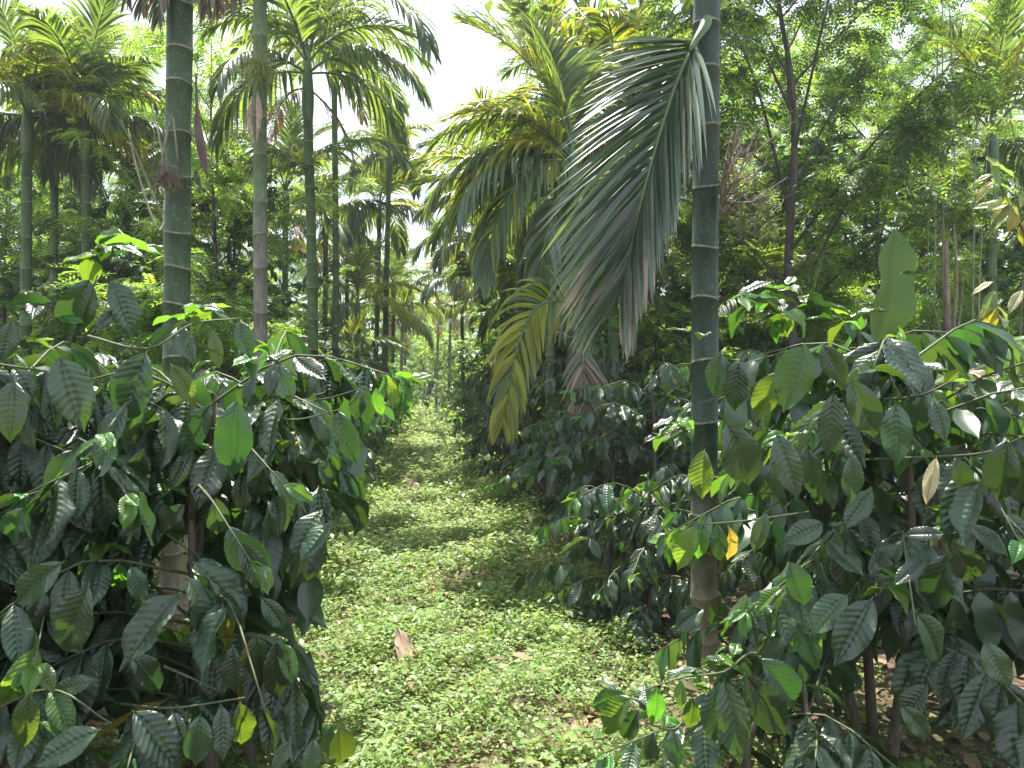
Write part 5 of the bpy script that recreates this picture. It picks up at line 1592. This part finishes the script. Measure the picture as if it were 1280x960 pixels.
# climbing vine with pale leaves at the right edge
root = thing('leafy_vine', 'vine with yellow green and pale leaves hanging down the right edge', 'vine', gp(1290, 4.9))
rv = np.array(tuple(root.location))
vines = [[(1290, 640, 4.9), (1275, 440, 4.9), (1285, 250, 4.9), (1262, 150, 4.9)], [(1282, 460, 4.8), (1250, 400, 4.7), (1240, 330, 4.7)], [(1285, 300, 4.8), (1250, 230, 4.7), (1228, 190, 4.7)], [(1275, 440, 4.8), (1220, 462, 4.7), (1180, 470, 4.7)]]
for q in vines:
    mb = MB(); sp = spline([np.array(P(*a)) - rv for a in q], 14)
    tube(mb, sp, [.008 - .0004 * i for i in range(14)], 5)
    link('stem', mb.mesh('stem', 'green_twig'), root)
    for k in range(15):
        i = r9.randrange(3, 14)
        d = unit([r9.gauss(0, .8), r9.gauss(-.2, .6), -0.7 + r9.gauss(0, .4)])
        mt = r9.choice(['vine_leaf', 'vine_leaf', 'coffee_leaf_yellow', 'coffee_leaf_pale' if sp[i][2] + rv[2] < 2.5 else 'vine_leaf'])
        link('leaf', hi_leaf(r9.choice((4, 1, 0)), mt), root, to_mat(lmat(sp[i], d, unit([r9.gauss(0, .5), -.5, .8]), r9.uniform(.13, .2))))

# ------------------------------------------------------------------ dry things on the ground
def spathe(b, t, half, label, seed, lift=0.05):
    a = np.array(P(*b)); e = np.array(P(*t))
    v, f, uv = leaf_grid(14, 24, half, -0.3, 0.5, 0.010, 0.02, seed, 0.05, nveins=3, shape='heart', petiole=0)
    # shallow boat with torn lengthwise ribs
    v = v.copy(); v[:, 2] += 0.25 * np.abs(v[:, 0]) + 0.012 * np.sin(v[:, 0] * 120)
    v2 = v.copy(); v2[:, 2] -= 0.012
    n = len(v)
    V = np.concatenate([v, v2]); Fq = np.concatenate([f, (f + n)[:, ::-1]]); UV = np.concatenate([uv, uv])
    o = link('palm_spathe', make_mesh('palm_spathe', V, Fq, 'dry_spathe', UV))
    o.matrix_basis = to_mat(lmat(a, e - a, (0.2, -.35, 1), float(np.linalg.norm(e - a))))
    o['label'] = label; o['category'] = 'dry spathe'
    return o
spathe((514, 846, 4.2), (491, 790, 4.4), 0.19, 'pinkish dry palm spathe lying pointed end up on the herbs of the path', 3, 0.16)
spathe((518, 614, 11.0), (504, 603, 11.4), 0.2, 'small pale dry spathe lying far along the path', 4)
spathe((590, 612, 11.0), (602, 604, 11.2), 0.22, 'curled brown spathe at the right edge of the path', 5)
root = thing('dead_frond', 'bleached dead frond remains on the ground left of the path near the camera', 'dead frond', gp(375, 3.3))
px_frond(root, [P(330, 935, 3.3), P(355, 915, 3.3), P(385, 890, 3.35)], 0.24, 0.24, 0.012, [D_], 71, 24, 1.5, ang=(35, 15), name='frond', normal=(0, -.3, 1))
root = thing('dead_frond', 'dark brown fallen frond lying under the left bushes behind the twigs', 'dead frond', gp(345, 6.3))
px_frond(root, [P(310, 718, 6.3), P(345, 712, 6.3), P(380, 706, 6.5)], 0.3, 0.3, 0.03, [D_], 72, 24, 1.5, ang=(35, 15), name='frond', normal=(0, -.3, 1))

# ------------------------------------------------------------------ humid air
x0, x1, y0, y1, z0, z1 = -310, 310, -65, 410, -1.3, 17.0
hv = [(x0, y0, z0), (x1, y0, z0), (x1, y1, z0), (x0, y1, z0), (x0, y0, z1), (x1, y0, z1), (x1, y1, z1), (x0, y1, z1)]
hm = bpy.data.meshes.new('haze')
hm.from_pydata(hv, [], [(0, 3, 2, 1), (4, 5, 6, 7), (0, 1, 5, 4), (1, 2, 6, 5), (2, 3, 7, 6), (3, 0, 4, 7)])
m = bpy.data.materials.new('haze'); m.use_nodes = True; m.node_tree.nodes.clear()
ho = m.node_tree.nodes.new('ShaderNodeOutputMaterial'); pv = m.node_tree.nodes.new('ShaderNodeVolumePrincipled')
pv.inputs['Color'].default_value = (0.86, 0.93, 0.95, 1); pv.inputs['Density'].default_value = 0.0016; pv.inputs['Anisotropy'].default_value = 0.3
m.node_tree.links.new(pv.outputs[0], ho.inputs['Volume'])
hm.materials.append(m)
ho_ = bpy.data.objects.new('haze', hm); COL.objects.link(ho_); ho_['kind'] = 'stuff'
ho_['label'] = 'thin pale humid air between the trees'; ho_['category'] = 'haze'
